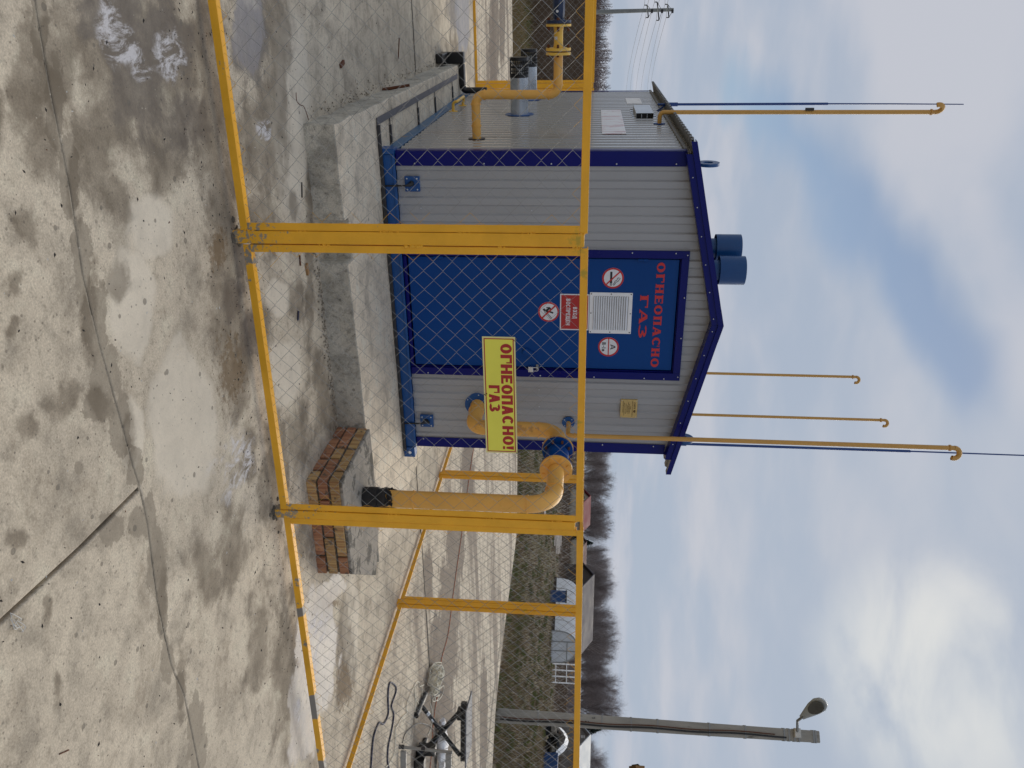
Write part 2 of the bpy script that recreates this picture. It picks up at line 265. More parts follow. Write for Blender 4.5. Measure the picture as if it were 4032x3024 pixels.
# ---- concrete: stains, damp, lime bloom, painted sky glare and pits laid on the ground where they lie
def concrete_material(name, base, base2, stains=True, fine=1.0):
    m = bpy.data.materials.new(name); m.use_nodes = True; nt = m.node_tree; L = nt.links.new; b = nt.nodes['Principled BSDF']
    g = N(nt, 'ShaderNodeNewGeometry'); pos = g.outputs['Position']
    def M(op, a, c=None, clamp=False):
        k = N(nt, 'ShaderNodeMath', operation=op, use_clamp=clamp)
        for i, v in enumerate((a, c)):
            if v is None: continue
            if isinstance(v, (int, float)): k.inputs[i].default_value = v
            else: L(v, k.inputs[i])
        return k.outputs[0]
    def noise(s, d=6, r=.6, dist=0, vec=None):
        k = N(nt, 'ShaderNodeTexNoise', ins={'Scale': s, 'Detail': d, 'Roughness': r, 'Distortion': dist}); L(vec or pos, k.inputs['Vector']); return k.outputs[0]
    def mr(v, a, c, lo=0., hi=1., smooth=False):
        k = N(nt, 'ShaderNodeMapRange', ins={1: a, 2: c, 3: lo, 4: hi})
        if smooth: k.interpolation_type = 'SMOOTHSTEP'
        L(v, k.inputs[0]); return k.outputs[0]
    def mix(f, a, c):
        k = N(nt, 'ShaderNodeMix', data_type='RGBA')
        for i, v in ((0, f), (6, a), (7, c)):
            if isinstance(v, tuple): k.inputs[i].default_value = (*v, 1)
            elif isinstance(v, (int, float)): k.inputs[i].default_value = v
            else: L(v, k.inputs[i])
        return k.outputs[2]
    n_big, n_mid, n_fine, n_grain = noise(1.1, 7, .6, .4), noise(5, 8, .65, .3), noise(28, 6, .7), noise(140, 3, .7)
    cur = mix(mr(n_big, .35, .65), base, base2)
    cur = mix(mr(n_mid, .48, .66, 0, .80), cur, tuple(c*.58 for c in base2))
    cur = mix(mr(n_mid, .46, .30, 0, .5), cur, tuple(min(.72, c*1.22) for c in base))
    cur = mix(mr(n_fine, .52, .70, 0, .62*fine), cur, tuple(c*.42 for c in base2))
    gr = mr(n_grain, .3, .7, .74, 1.22)
    mm = N(nt, 'ShaderNodeMix', data_type='RGBA', blend_type='MULTIPLY', ins={0: 1.0}); L(cur, mm.inputs[6]); L(gr, mm.inputs[7]); cur = mm.outputs[2]
    rough = 0.86
    damp_o = None
    if stains:
        groups = {'wet': [], 'mort': [], 'soil': [], 'dirt': [], 'damp': [], 'lime': [], 'pale': [], 'rusty': []}
        # (kind, V, U, half V, half U) read off the photograph at 2212 px width, then laid on the ground plane
        st = [('dirt', 310, 110, 170, 190), ('dirt', 440, 120, 60, 150), ('dirt', 492, 620, 36, 330), ('dirt', 668, 560, 12, 300), ('dirt', 700, 850, 14, 90), ('dirt', 590, 250, 40, 240), ('dirt', 130, 100, 50, 120), ('dirt', 1000, 480, 9, 60), ('mort', 85, 60, 20.3, 92), ('mort', 120, 220, 21.8, 103.5), ('mort', 150, 380, 23.2, 103.5), ('mort', 178, 560, 24.6, 109.2), ('mort', 205, 700, 31.9, 92), ('mort', 228, 815, 37.7, 69), ('mort', 262, 920, 24.6, 80.5), ('mort', 292, 1010, 20.3, 51.7), ('mort', 237, 1136, 29, 41.4), ('mort', 299, 1126, 20.3, 34.5), ('mort', 215, 880, 43.5, 34.5), ('mort', 322, 1120, 17.4, 57.5), ('mort', 340, 1225, 24.6, 92), ('mort', 352, 1330, 11.6, 69), ('mort', 364, 1432, 17.4, 46), ('mort', 390, 1490, 11.6, 46), ('mort', 425, 1600, 24.6, 103.5), ('mort', 170, 1010, 11.6, 16.1),
              ('soil', 985, 1180, 17, 75), ('soil', 972, 1300, 20, 85), ('soil', 962, 1410, 26, 90), ('soil', 948, 1560, 32, 110), ('soil', 1010, 1040, 12, 90), ('soil', 905, 1620, 14, 60), ('soil', 1045, 1560, 8, 120), ('soil', 925, 1250, 10, 60), ('soil', 1068, 90, 10, 120), ('soil', 1085, 40, 6, 100),
              ('dirt', 200, 330, 60, 130), ('dirt', 360, 320, 60, 110), ('dirt', 60, 200, 40, 150), ('dirt', 250, 420, 30, 60), ('damp', 300, 200, 90, 110), ('dirt', 560, 480, 25, 90), ('dirt', 530, 980, 22, 90), ('dirt', 570, 1060, 18, 80), ('dirt', 690, 840, 16, 90), ('dirt', 500, 1180, 40, 120), ('dirt', 560, 1400, 30, 140), ('dirt', 450, 1250, 40, 90), ('damp', 330, 90, 120, 110), ('damp', 250, 20, 90, 90), ('damp', 400, 250, 60, 90), ('dirt', 330, 170, 170, 190), ('dirt', 455, 250, 60, 190), ('dirt', 250, 250, 60, 100),
              ('dirt', 480, 420, 45, 130), ('dirt', 495, 560, 45, 110), ('dirt', 505, 700, 45, 120), ('dirt', 515, 830, 40, 110), ('damp', 505, 640, 28, 70), ('damp', 520, 560, 18, 60),
              ('damp', 540, 720, 25, 60), ('dirt', 560, 700, 35, 70), ('dirt', 640, 650, 22, 60), ('rusty', 505, 800, 35, 90), ('rusty', 470, 540, 20, 60),
              ('dirt', 80, 320, 45, 80), ('dirt', 60, 480, 30, 60), ('dirt', 60, 90, 30, 120), ('dirt', 130, 160, 40, 150), ('dirt', 30, 620, 22, 40), ('dirt', 20, 720, 15, 30), ('dirt', 75, 900, 30, 40), ('dirt', 45, 1150, 25, 35), ('dirt', 150, 870, 40, 50),
              ('dirt', 560, 300, 55, 130), ('damp', 540, 90, 45, 120), ('dirt', 600, 100, 35, 150), ('dirt', 575, 470, 35, 80), ('dirt', 630, 440, 15, 45),
              ('dirt', 705, 900, 32, 60), ('dirt', 640, 950, 30, 100), ('dirt', 600, 1000, 30, 150), ('dirt', 650, 1160, 30, 60),
              ('wet', 690, 1400, 42, 150), ('wet', 660, 1540, 34, 120), ('wet', 722, 1262, 28, 30), ('wet', 1000, 30, 16, 90), ('wet', 535, 60, 36, 100), ('dirt', 745, 1400, 28, 150), ('dirt', 700, 1310, 30, 60), ('rusty', 722, 1296, 18, 12), ('rusty', 745, 1480, 20, 60), ('dirt', 620, 1450, 40, 200),
              ('damp', 980, 20, 14, 70), ('dirt', 985, 120, 20, 60),
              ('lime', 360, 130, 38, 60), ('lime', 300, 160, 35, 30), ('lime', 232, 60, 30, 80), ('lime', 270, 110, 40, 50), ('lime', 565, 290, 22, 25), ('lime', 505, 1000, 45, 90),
              ('lime', 688, 1345, 30, 60), ('lime', 672, 1440, 16, 60), ('lime', 645, 1545, 9, 50),  # pale sky reflection on the right puddle, put into the colour
              ('dirt', 95, 110, 22, 130), ('dirt', 150, 380, 20, 150), ('dirt', 205, 660, 22, 140), ('dirt', 270, 930, 22, 90), ('dirt', 345, 1300, 16, 90), ('dirt', 400, 1480, 14, 90), ('dirt', 255, 620, 30, 60), ('dirt', 215, 880, 20, 50), ('dirt', 5, 250, 25, 80), ('dirt', 120, 1480, 18, 50), ('dirt', 100, 1330, 14, 40), ('pale', 400, 920, 75, 190), ('pale', 330, 480, 60, 90), ('pale', 290, 650, 60, 140), ('pale', 630, 250, 45, 260), ('pale', 600, 640, 30, 45), ('pale', 280, 930, 35, 90), ('pale', 620, 800, 40, 80), ('pale', 760, 1350, 20, 130)]
        wv = N(nt, 'ShaderNodeTexNoise', ins={'Scale': 2.3, 'Detail': 5, 'Roughness': .6}); L(pos, wv.inputs['Vector'])
        w1 = N(nt, 'ShaderNodeVectorMath', operation='SUBTRACT'); L(wv.outputs['Color'], w1.inputs[0]); w1.inputs[1].default_value = (.5, .5, .5)
        w2 = N(nt, 'ShaderNodeVectorMath', operation='SCALE'); L(w1.outputs[0], w2.inputs[0]); w2.inputs['Scale'].default_value = .26
        w3 = N(nt, 'ShaderNodeVectorMath', operation='ADD'); L(pos, w3.inputs[0]); L(w2.outputs[0], w3.inputs[1]); wp = w3.outputs[0]
        K = 4032/2212
        for kind, v, u, dv, du in st:
            c = G(u*K, v*K); a = G((u+du)*K, v*K)-c; d = G(u*K, (v+dv)*K)-c
            det = a.x*d.y-a.y*d.x
            r1 = (d.y/det, -d.x/det, 0); r2 = (-a.y/det, a.x/det, 0)
            s = N(nt, 'ShaderNodeVectorMath', operation='SUBTRACT'); L(pos if kind == 'mort' else wp, s.inputs[0]); s.inputs[1].default_value = c
            q = []
            for r in (r1, r2):
                k = N(nt, 'ShaderNodeVectorMath', operation='DOT_PRODUCT'); L(s.outputs[0], k.inputs[0]); k.inputs[1].default_value = r
                q.append(M('MULTIPLY', k.outputs['Value'], k.outputs['Value']))
            groups[kind].append(M('SUBTRACT', 1.0, M('SQRT', M('ADD', q[0], q[1]))))
        # broad damp bands far out on the yard, where water runs along the slabs
        far = noise(.55, 6, .6, .5, None)
        def join(l):
            c = l[0]
            for x in l[1:]: c = M('MAXIMUM', c, x)
            return M('ADD', c, 0.0)
        def mask(l, k, lo, hi, nz):
            return mr(M('ADD', join(l), M('MULTIPLY', M('SUBTRACT', nz, .5), k)), lo, hi, 0, 1, True)
        mort = mask(groups['mort'], 2.3, .05, .17, noise(9, 9, .72))
        soil = mask(groups['soil'], 1.5, -.30, .10, n_mid)
        wet = mask(groups['wet'], 1.3, -.05, .14, n_mid)
        pale = mask(groups['pale'], 1.0, .02, .30, n_mid)
        dirt = mask(groups['dirt'], 2.0, -.12, .55, n_mid); dirt = M('MULTIPLY', dirt, mr(n_fine, .25, .6, .62, 1.0))
        damp = mask(groups['damp'], 2.2, .02, .45, n_mid)
        rusty = mask(groups['rusty'], 3.0, .02, .5, n_fine)
        lime_glare_co = N(nt, 'ShaderNodeMapping'); lime_glare_co.inputs['Rotation'].default_value = (0, 0, .5); lime_glare_co.inputs['Scale'].default_value = (1, .45, 1); L(pos, lime_glare_co.inputs[0])
        lime = M('MULTIPLY', mask(groups['lime'], 2.6, .0, .55, n_mid), mr(noise(15, 12, .78, .6, lime_glare_co.outputs[0]), .47, .57))
        grime = M('MULTIPLY', mr(noise(2.6, 10, .74, .8), .50, .66), mr(noise(19, 8, .75), .36, .58))
        cur = mix(M('MULTIPLY', grime, .55), cur, (.20, .155, .105))
        cur = mix(M('MULTIPLY', pale, .62), cur, (.74, .665, .54))
        sepx = N(nt, 'ShaderNodeSeparateXYZ'); L(pos, sepx.inputs[0])
        # streak bands on the far yard: run parallel to the slabs
        bandc = N(nt, 'ShaderNodeMapping'); bandc.inputs['Rotation'].default_value = (0, 0, .28); bandc.inputs['Scale'].default_value = (.10, .55, 1); L(pos, bandc.inputs[0])
        band = mr(noise(1.9, 6, .6, .3, bandc.outputs[0]), .50, .60)
        farm = mr(M('MAXIMUM', M('SUBTRACT', sepx.outputs[0], 4.8), M('MULTIPLY', M('SUBTRACT', sepx.outputs[1], 11.6), 1.0)), 0, .4)
        cur = mix(M('MULTIPLY', M('MULTIPLY', band, farm), .85), cur, (.185, .145, .11))
        cur = mix(M('MULTIPLY', soil, mr(n_fine, .3, .65, .70, .95)), cur, (.150, .115, .085))
        cur = mix(M('MULTIPLY', mort, mr(n_fine, .3, .6, .95, .6)), cur, (.255, .215, .16))
        cur = mix(M('MULTIPLY', dirt, mr(noise(7, 10, .75), .32, .62, .95, .45)), cur, (.105, .078, .048))
        cur = mix(M('MULTIPLY', rusty, .6), cur, (.15, .09, .035))
        cur = mix(M('MULTIPLY', M('MULTIPLY', damp, .86), mr(noise(13, 8, .7), .30, .62, 1.0, .55)), cur, (.108, .086, .066))
        cur = mix(M('MULTIPLY', wet, mr(noise(8, 9, .7), .32, .62, .95, .45)), cur, (.235, .215, .215))
        cur = mix(M('MULTIPLY', lime, .88), cur, (.66, .64, .645))  # white deposit at the left, painted sky glare on the right puddle
        dr = M('MULTIPLY', M('MAXIMUM', damp, M('MULTIPLY', wet, 1.35)), M('SUBTRACT', 1.0, lime)); damp_o = M('SUBTRACT', .88, M('MULTIPLY', dr, .42))
    # pits and specks
    vo = N(nt, 'ShaderNodeTexVoronoi', ins={'Scale': 17, 'Randomness': 1}); L(pos, vo.inputs['Vector'])
    gate = N(nt, 'ShaderNodeSeparateColor'); L(vo.outputs['Color'], gate.inputs[0])
    sz = M('MULTIPLY', M('SUBTRACT', gate.outputs[0], .62), .52)
    pit = mr(M('SUBTRACT', vo.outputs['Distance'], sz), .03, -.01)
    vo2 = N(nt, 'ShaderNodeTexVoronoi', ins={'Scale': 60, 'Randomness': 1}); L(pos, vo2.inputs['Vector'])
    gate2 = N(nt, 'ShaderNodeSeparateColor'); L(vo2.outputs['Color'], gate2.inputs[0])
    pit2 = mr(M('SUBTRACT', vo2.outputs['Distance'], M('MULTIPLY', M('SUBTRACT', gate2.outputs[0], .70), .9)), .03, -.02)
    cur = mix(M('MULTIPLY', pit, .62), cur, (.13, .115, .09))
    cur = mix(M('MULTIPLY', pit2, .50), cur, (.10, .085, .065))
    vo3 = N(nt, 'ShaderNodeTexVoronoi', ins={'Scale': 44, 'Randomness': 1}); L(pos, vo3.inputs['Vector'])
    gate3 = N(nt, 'ShaderNodeSeparateColor'); L(vo3.outputs['Color'], gate3.inputs[0])
    chip = mr(M('SUBTRACT', vo3.outputs['Distance'], M('MULTIPLY', M('SUBTRACT', gate3.outputs[1], .80), .7)), .02, -.02)
    cur = mix(M('MULTIPLY', chip, .55), cur, (.60, .54, .44))
    L(cur, b.inputs['Base Color'])
    if damp_o is not None: L(damp_o, b.inputs['Roughness'])
    else: b.inputs['Roughness'].default_value = rough
    b.inputs['Specular IOR Level'].default_value = .45
    h = M('SUBTRACT', M('ADD', M('MULTIPLY', n_fine, .5), M('MULTIPLY', n_grain, .25)), M('ADD', M('MULTIPLY', pit, .5), M('MULTIPLY', pit2, .25)))
    bp = N(nt, 'ShaderNodeBump', ins={'Strength': .55, 'Distance': .006}); L(h, bp.inputs['Height']); L(bp.outputs[0], b.inputs['Normal'])
    MATS[name] = m
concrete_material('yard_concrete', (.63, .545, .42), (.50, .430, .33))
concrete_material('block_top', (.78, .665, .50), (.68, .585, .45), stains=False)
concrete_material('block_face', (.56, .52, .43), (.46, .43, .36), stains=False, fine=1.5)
concrete_material('joint_mortar', (.34, .295, .225), (.255, .22, .17), stains=False, fine=1.6)

def ground_material():
    m = bpy.data.materials.new('field_ground'); m.use_nodes = True; nt = m.node_tree; L = nt.links.new; b = nt.nodes['Principled BSDF']
    g = N(nt, 'ShaderNodeNewGeometry'); pos = g.outputs['Position']
    def noise(s, d, sc=(1, 1, 1)):
        mp = N(nt, 'ShaderNodeMapping'); mp.inputs['Scale'].default_value = sc; L(pos, mp.inputs[0])
        k = N(nt, 'ShaderNodeTexNoise', ins={'Scale': s, 'Detail': d, 'Roughness': .65}); L(mp.outputs[0], k.inputs['Vector']); return k.outputs[0]
    def mix(v, a, c, A, B):
        k = N(nt, 'ShaderNodeMapRange', ins={1: a, 2: c}); L(v, k.inputs[0]); q = N(nt, 'ShaderNodeMix', data_type='RGBA'); L(k.outputs[0], q.inputs[0])
        for i, w in ((6, A), (7, B)):
            if isinstance(w, tuple): q.inputs[i].default_value = (*w, 1)
            else: L(w, q.inputs[i])
        return q.outputs[2]
    c = mix(noise(.35, 8), .40, .62, (.175, .135, .085), (.120, .128, .055))
    c = mix(noise(3.5, 8), .45, .70, c, (.060, .045, .032))
    c = mix(noise(9, 6), .55, .70, c, (.24, .19, .12))
    # farther out the winter meadow turns brown
    ln = N(nt, 'ShaderNodeVectorMath', operation='LENGTH'); L(pos, ln.inputs[0])
    c = mix(ln.outputs['Value'], 50, 75, c, (.105, .075, .058))
    L(c, b.inputs['Base Color']); b.inputs['Roughness'].default_value = .95
    bp = N(nt, 'ShaderNodeBump', ins={'Strength': .9, 'Distance': .08}); L(noise(6, 6), bp.inputs['Height']); L(bp.outputs[0], b.inputs['Normal'])
    MATS['field_ground'] = m
ground_material()

# ------------------------------------------------------------------ mesh helpers
class MB:
    def __init__(s): s.v = []; s.f = []; s.m = []; s.mi = 0
    def add(s, vs, fs):
        o = len(s.v); s.v += [tuple(v) for v in vs]; s.f += [tuple(i+o for i in f) for f in fs]; s.m += [s.mi]*len(fs); return s
    def box(s, x0, y0, z0, x1, y1, z1):
        if x0 > x1: x0, x1 = x1, x0
        if y0 > y1: y0, y1 = y1, y0
        if z0 > z1: z0, z1 = z1, z0
        return s.add([(x0,y0,z0),(x1,y0,z0),(x1,y1,z0),(x0,y1,z0),(x0,y0,z1),(x1,y0,z1),(x1,y1,z1),(x0,y1,z1)],
                     [(0,3,2,1),(4,5,6,7),(0,1,5,4),(1,2,6,5),(2,3,7,6),(3,0,4,7)])
    def obox(s, c, a, b, d):                       # centre and three half vectors
        c, a, b, d = map(Vector, (c, a, b, d))
        P = [c+a*i+b*j+d*k for k in (-1, 1) for j in (-1, 1) for i in (-1, 1)]
        fs = [(0,2,3,1),(4,5,7,6),(0,1,5,4),(1,3,7,5),(3,2,6,7),(2,0,4,6)]
        if a.cross(b).dot(d) < 0: fs = [f[::-1] for f in fs]
        return s.add(P, fs)
    def prism(s, poly, ext):                       # planar polygon (3D points) extruded by ext
        poly = [Vector(p) for p in poly]; ext = Vector(ext); n = len(poly)
        nrm = Vector((0, 0, 0))
        for i in range(n): nrm += poly[i].cross(poly[(i+1) % n])
        if nrm.dot(ext) > 0: poly = poly[::-1]
        q = [p+ext for p in poly]
        return s.add(poly+q, [tuple(range(n)), tuple(range(2*n-1, n-1, -1))] + [((i+1) % n, i, i+n, (i+1) % n+n) for i in range(n)])
    def tube(s, pts, r, n=12, caps=True, closed=False):
        pts = [Vector(p) for p in pts]; m = len(pts); rs = r if isinstance(r, (list, tuple)) else [r]*m
        t0 = (pts[1]-pts[0]).normalized(); ref = Vector((0, 0, 1)) if abs(t0.z) < .9 else Vector((1, 0, 0))
        nv = t0.cross(ref).normalized(); vs = []; prev = t0
        for i, p in enumerate(pts):
            if i == 0: t = t0
            elif i == m-1: t = (pts[i]-pts[i-1]).normalized()
            else:
                t = ((pts[i+1]-pts[i]).normalized()+(pts[i]-pts[i-1]).normalized())
                t = t.normalized() if t.length > 1e-6 else prev
            ax = prev.cross(t)
            if ax.length > 1e-7: nv = Matrix.Rotation(prev.angle(t), 3, ax.normalized()) @ nv
            nv = (nv-t*nv.dot(t)).normalized(); bv = t.cross(nv); prev = t
            for k in range(n):
                a = 2*PI*k/n; vs.append(p+(nv*math.cos(a)+bv*math.sin(a))*rs[i])
        fs = [(i*n+k, i*n+(k+1) % n, (i+1)*n+(k+1) % n, (i+1)*n+k) for i in range(m-1) for k in range(n)]
        if caps: fs += [tuple(range(n))[::-1], tuple(range((m-1)*n, m*n))]
        return s.add(vs, fs)
    def cyl(s, a, b, r, n=24, r2=None): return s.tube([a, b], [r, r if r2 is None else r2], n)
    def ring(s, c, axis, r0, r1, h, n=32, sx=1.0):     # flat washer, axis direction, centred
        ax = Vector(axis).normalized(); u = ax.orthogonal().normalized(); w = ax.cross(u); c = Vector(c); vs = []
        for (r, z) in ((r0, -h/2), (r1, -h/2), (r1, h/2), (r0, h/2)):
            for k in range(n):
                a = 2*PI*k/n; vs.append(c+ax*z+(u*math.cos(a)*sx+w*math.sin(a))*r)
        fs = []
        for j in range(4):
            for k in range(n): fs.append((j*n+k, j*n+(k+1) % n, ((j+1) % 4)*n+(k+1) % n, ((j+1) % 4)*n+k))
        return s.add(vs, fs)
    def ball(s, c, r, n=8, m=6, sc=(1, 1, 1)):
        c = Vector(c); vs = [c+Vector((0, 0, r*sc[2]))]
        for i in range(1, m):
            t = PI*i/m
            for k in range(n): vs.append(c+Vector((math.sin(t)*math.cos(2*PI*k/n)*r*sc[0], math.sin(t)*math.sin(2*PI*k/n)*r*sc[1], math.cos(t)*r*sc[2])))
        vs.append(c-Vector((0, 0, r*sc[2]))); L_ = len(vs)-1
        fs = [(0, 1+k, 1+(k+1) % n) for k in range(n)]
        for i in range(m-2):
            for k in range(n): fs.append((1+i*n+k, 1+(i+1)*n+k, 1+(i+1)*n+(k+1) % n, 1+i*n+(k+1) % n))
        fs += [(L_, 1+(m-2)*n+(k+1) % n, 1+(m-2)*n+k) for k in range(n)]
        return s.add(vs, fs)
    def build(s, name, mats, parent=None, smooth=None, bevel=0, label=None, kind=None, seg=2):
        me = bpy.data.meshes.new(name)
        o_ = Vector((0, 0, 0))
        p = parent
        while p is not None: o_ = o_ + p.location; p = p.parent
        V_ = np.array(s.v, dtype=np.float64).reshape(-1, 3) - np.array(o_)
        me.from_pydata(V_.tolist(), [], s.f)
        if isinstance(mats, str): mats = [mats]
        for k in mats: me.materials.append(MATS[k])
        if len(mats) > 1: me.polygons.foreach_set('material_index', s.m)
        if smooth is not None:
            me.shade_smooth(); me.set_sharp_from_angle(angle=math.radians(smooth))
        me.update(); o = bpy.data.objects.new(name, me); COL.objects.link(o)
        if parent is not None: o.parent = parent
        if bevel:
            bm_ = o.modifiers.new('bevel', 'BEVEL'); bm_.width = bevel; bm_.segments = seg; bm_.limit_method = 'ANGLE'; bm_.angle_limit = math.radians(40)
        if label: o['label'] = label
        if kind: o['kind'] = kind
        return o
def tag(o, label, cat, group=None):
    o['label'] = label; o['category'] = cat
    if group: o['group'] = group
    return o
def thing(name, label, cat, loc=(0, 0, 0), group=None):
    o = bpy.data.objects.new(name, None); COL.objects.link(o); o.location = Vector(loc); o.empty_display_size = .2
    return tag(o, label, cat, group)
def struct(name, mb, m, parent=None, **k):
    o = mb.build(name, m, parent, **k)
    o['kind'] = 'structure'
    return o
def copy_thing(root, label=None, loc=None, rz=None, scale=None, group=None):
    c = root.copy(); COL.objects.link(c)
    if loc is not None: c.location = loc
    if rz is not None: c.rotation_euler = (0, 0, rz)
    if scale is not None: c.scale = scale
    if label: c['label'] = label
    if group: c['group'] = group
    for ch in list(root.children):
        d = ch.copy(); COL.objects.link(d); d.parent = c
        for g in list(ch.children):
            e = g.copy(); COL.objects.link(e); e.parent = d
    return c
def fillet(pts, rad, n=10):
    pts = [Vector(p) for p in pts]; out = [pts[0]]
    for i in range(1, len(pts)-1):
        a = (pts[i-1]-pts[i]).normalized(); b = (pts[i+1]-pts[i]).normalized()
        ang = a.angle(b); r = rad[i-1] if isinstance(rad, (list, tuple)) else rad
        d = r/math.tan(ang/2); p0 = pts[i]+a*d; c = pts[i]+(a+b).normalized()*(r/math.sin(ang/2))
        u = (p0-c); w = (pts[i]+b*d-c); tot = u.angle(w)
        ax = u.cross(w).normalized()
        for k in range(n+1): out.append(c+Matrix.Rotation(tot*k/n, 3, ax) @ u)
    out.append(pts[-1]); return out
def smooth_path(pts, n=6):
    P = [Vector(p) for p in pts]; P = [P[0]]+P+[P[-1]]; out = []
    for i in range(1, len(P)-2):
        for k in range(n):
            t = k/n; a, b, c, d = P[i-1], P[i], P[i+1], P[i+2]
            out.append(.5*((2*b)+(-a+c)*t+(2*a-5*b+4*c-d)*t*t+(-a+3*b-3*c+d)*t**3))
    out.append(P[-2]); return out

# ------------------------------------------------------------------ lettering: strokes drawn in a unit-high cell
def arc(cx, cy, rx, ry, s, t, a0, a1, n=20):
    """elliptical band, vertical-stroke weight s, horizontal weight t, as quads"""
    q = []
    for i in range(n):
        A = [math.radians(a0+(a1-a0)*(i+j)/n) for j in (0, 1)]
        q.append([(cx+rx*math.cos(A[0]), cy+ry*math.sin(A[0])), (cx+rx*math.cos(A[1]), cy+ry*math.sin(A[1])),
                  (cx+(rx-s)*math.cos(A[1]), cy+(ry-t)*math.sin(A[1])), (cx+(rx-s)*math.cos(A[0]), cy+(ry-t)*math.sin(A[0]))])
    return q
def R(x0, y0, x1, y1): return [[(x0, y0), (x1, y0), (x1, y1), (x0, y1)]]
def glyph(c, w, s, t, serif=0):
    f = serif; q = []
    def feet(x0, x1, top=True, bot=True):
        r = []
        if f:
            if bot: r += R(x0-f, 0, x1+f, t*.6)
            if top: r += R(x0-f, 1-t*.6, x1+f, 1)
        return r
    lo, hi = (t*.6, 1-t*.6) if f else (0, 1)
    if c in 'ОO0': q = arc(w/2, .5, w/2, .5, s, t, 0, 360, 30)
    elif c in 'СC': q = arc(w/2, .5, w/2, .5, s, t, 42, 318, 26) + (R(w-s*.32, .62, w, .97) if f else [])
    elif c == 'Г': q = R(f, lo, f+s, 1-t) + R(f-f, 1-t, w, 1) + R(w-s*.35, 1-t*2.4, w, 1-t) + (R(0, 0, 2*f+s, lo) if f else [])
    elif c == 'Н': q = R(f, lo, f+s, hi)+R(w-f-s, lo, w-f, hi)+R(f+s, .5-t/2, w-f-s, .5+t/2)+feet(f, f+s)+feet(w-f-s, w-f)
    elif c == 'П': q = R(f, lo, f+s, 1-t)+R(w-f-s, lo, w-f, 1-t)+R(0, 1-t, w, 1)+feet(f, f+s, top=False)+feet(w-f-s, w-f, top=False)
    elif c in 'ЕE': q = R(f, t, f+s, 1-t)+R(0, 0, w, t)+R(0, 1-t, w*.96, 1)+R(f+s, .5-t/2, w*.82, .5+t/2)+(R(w-s*.3, t, w, t*2)+R(w*.96-s*.3, 1-2*t, w*.96, 1-t) if f else [])
    elif c in 'АA':
        tl = s*.55 if f else s*.95
        q = [[(f*.5, lo), (f*.5+tl, lo), (w/2+tl*.3, 1), (w/2-tl*.7, 1)], [(w-f*.5-s*1.05, lo), (w-f*.5, lo), (w/2+s*.55, 1), (w/2-s*.5, 1)]]+R(w*.24, .24, w*.70, .24+t*.9)
        if f: q += R(-f*.3, 0, f+tl+f*.6, lo)+R(w-s*1.1-f, 0, w+f*.3, lo)
    elif c == 'З': q = arc(w*.42, .735, w*.50, .265, s*.95, t, 150, -90, 16)+arc(w*.42, .275, w*.58, .275, s, t, 90, -152, 18)
    elif c == 'В': q = R(0, 0, s, 1)+arc(s*.8, .745, w*.90-s*.8, .255, s*.9, t, -90, 90, 12)+arc(s*.8, .265, w-s*.8, .265, s*.9, t, -90, 90, 12)
    elif c == 'Р': q = R(0, 0, s, 1)+arc(s*.8, .70, w-s*.8, .30, s*.9, t, -90, 90, 14)
    elif c == 'Х': q = [[(0, 0), (s*1.2, 0), (w, 1), (w-s*1.2, 1)], [(w-s*1.2, 0), (w, 0), (s*1.2, 1), (0, 1)]]
    elif c == 'Д': q = R(0, 0, w, t)+R(0, -.16, s*.7, 0)+R(w-s*.7, -.16, w, 0)+R(w*.68, t, w*.68+s, 1-t)+R(w*.32, 1-t, w*.68+s, 1)+[[(w*.12, t), (w*.12+s, t), (w*.32+s, 1-t), (w*.32, 1-t)]]
    elif c == 'Щ': q = R(0, t, s, 1)+R(w*.46-s/2, t, w*.46+s/2, 1)+R(w*.92-s, t, w*.92, 1)+R(0, 0, w*.92, t)+R(w*.92-s*.3, -.17, w+.02, t*.8)
    elif c == '!': q = [[(s*.25, .32), (s*.85, .32), (s*1.1, 1), (0, 1)]]+R(s*.1, 0, s, .2)
    elif c == 'I': q = R(0, 0, s, 1)
    elif c == '-': q = R(0, .36, w, .36+t)
    elif c == 'a': q = arc(w*.48, .27, w*.48, .27, s, t, 0, 360, 18)+R(w-s*.9, 0, w, .5)+arc(w*.45, .42, w*.5, .24, s, t, 20, 150, 8)
    elif c == '1': q = R(w*.4, 0, w*.4+s, 1)+[[(0, .7), (w*.4, .98), (w*.4, .82), (0, .55)]]
    elif c == '2': q = arc(w*.5, .7, w*.5, .3, s, t, 160, -40, 14)+R(0, 0, w, t)+[[(0, t), (s*1.1, t), (w, .55), (w-s, .5)]]
    elif c == 'К': q = R(0, 0, s, 1)+[[(s, .42), (s, .6), (w-s*1.1, 1), (w, 1)]]+[[(s, .55), (s*1.5, .62), (w, 0), (w-s*1.1, 0)]]
    elif c == 'И': q = R(0, 0, s, 1)+R(w-s, 0, w, 1)+[[(s, .05), (s, .30), (w-s, .95), (w-s, .70)]]
    return q
def text(mb, string, x0, z0, width, height, put, gap=.12, stem=.30, thin=.18, serif=0, widths=None):
    """lay string between x0 and x0+width; put(x, z, k) -> 3D point, k = layer"""
    rel = {'!': .32, 'I': .35, '-': .5, 'Щ': 1.3, '1': .6, 'Д': 1.05, ' ': .6, 'a': .8, 'В': .95, 'Р': .9, 'Е': .9, 'Г': .88, 'З': .9}
    ws = [rel.get(c, 1.0) for c in string]; tot = sum(ws)+gap*(len(string)-1); k = width/tot; x = x0; lay = 0
    for c, w in zip(string, ws):
        cw = w*k/height
        for q in glyph(c, cw, stem*k/height, thin, serif*k/height):
            lay += 1
            pts = [put(x+p[0]*height, z0+p[1]*height, lay % 7) for p in q]
            mb.add(pts, [tuple(range(len(q)))])
        x += (w+gap)*k
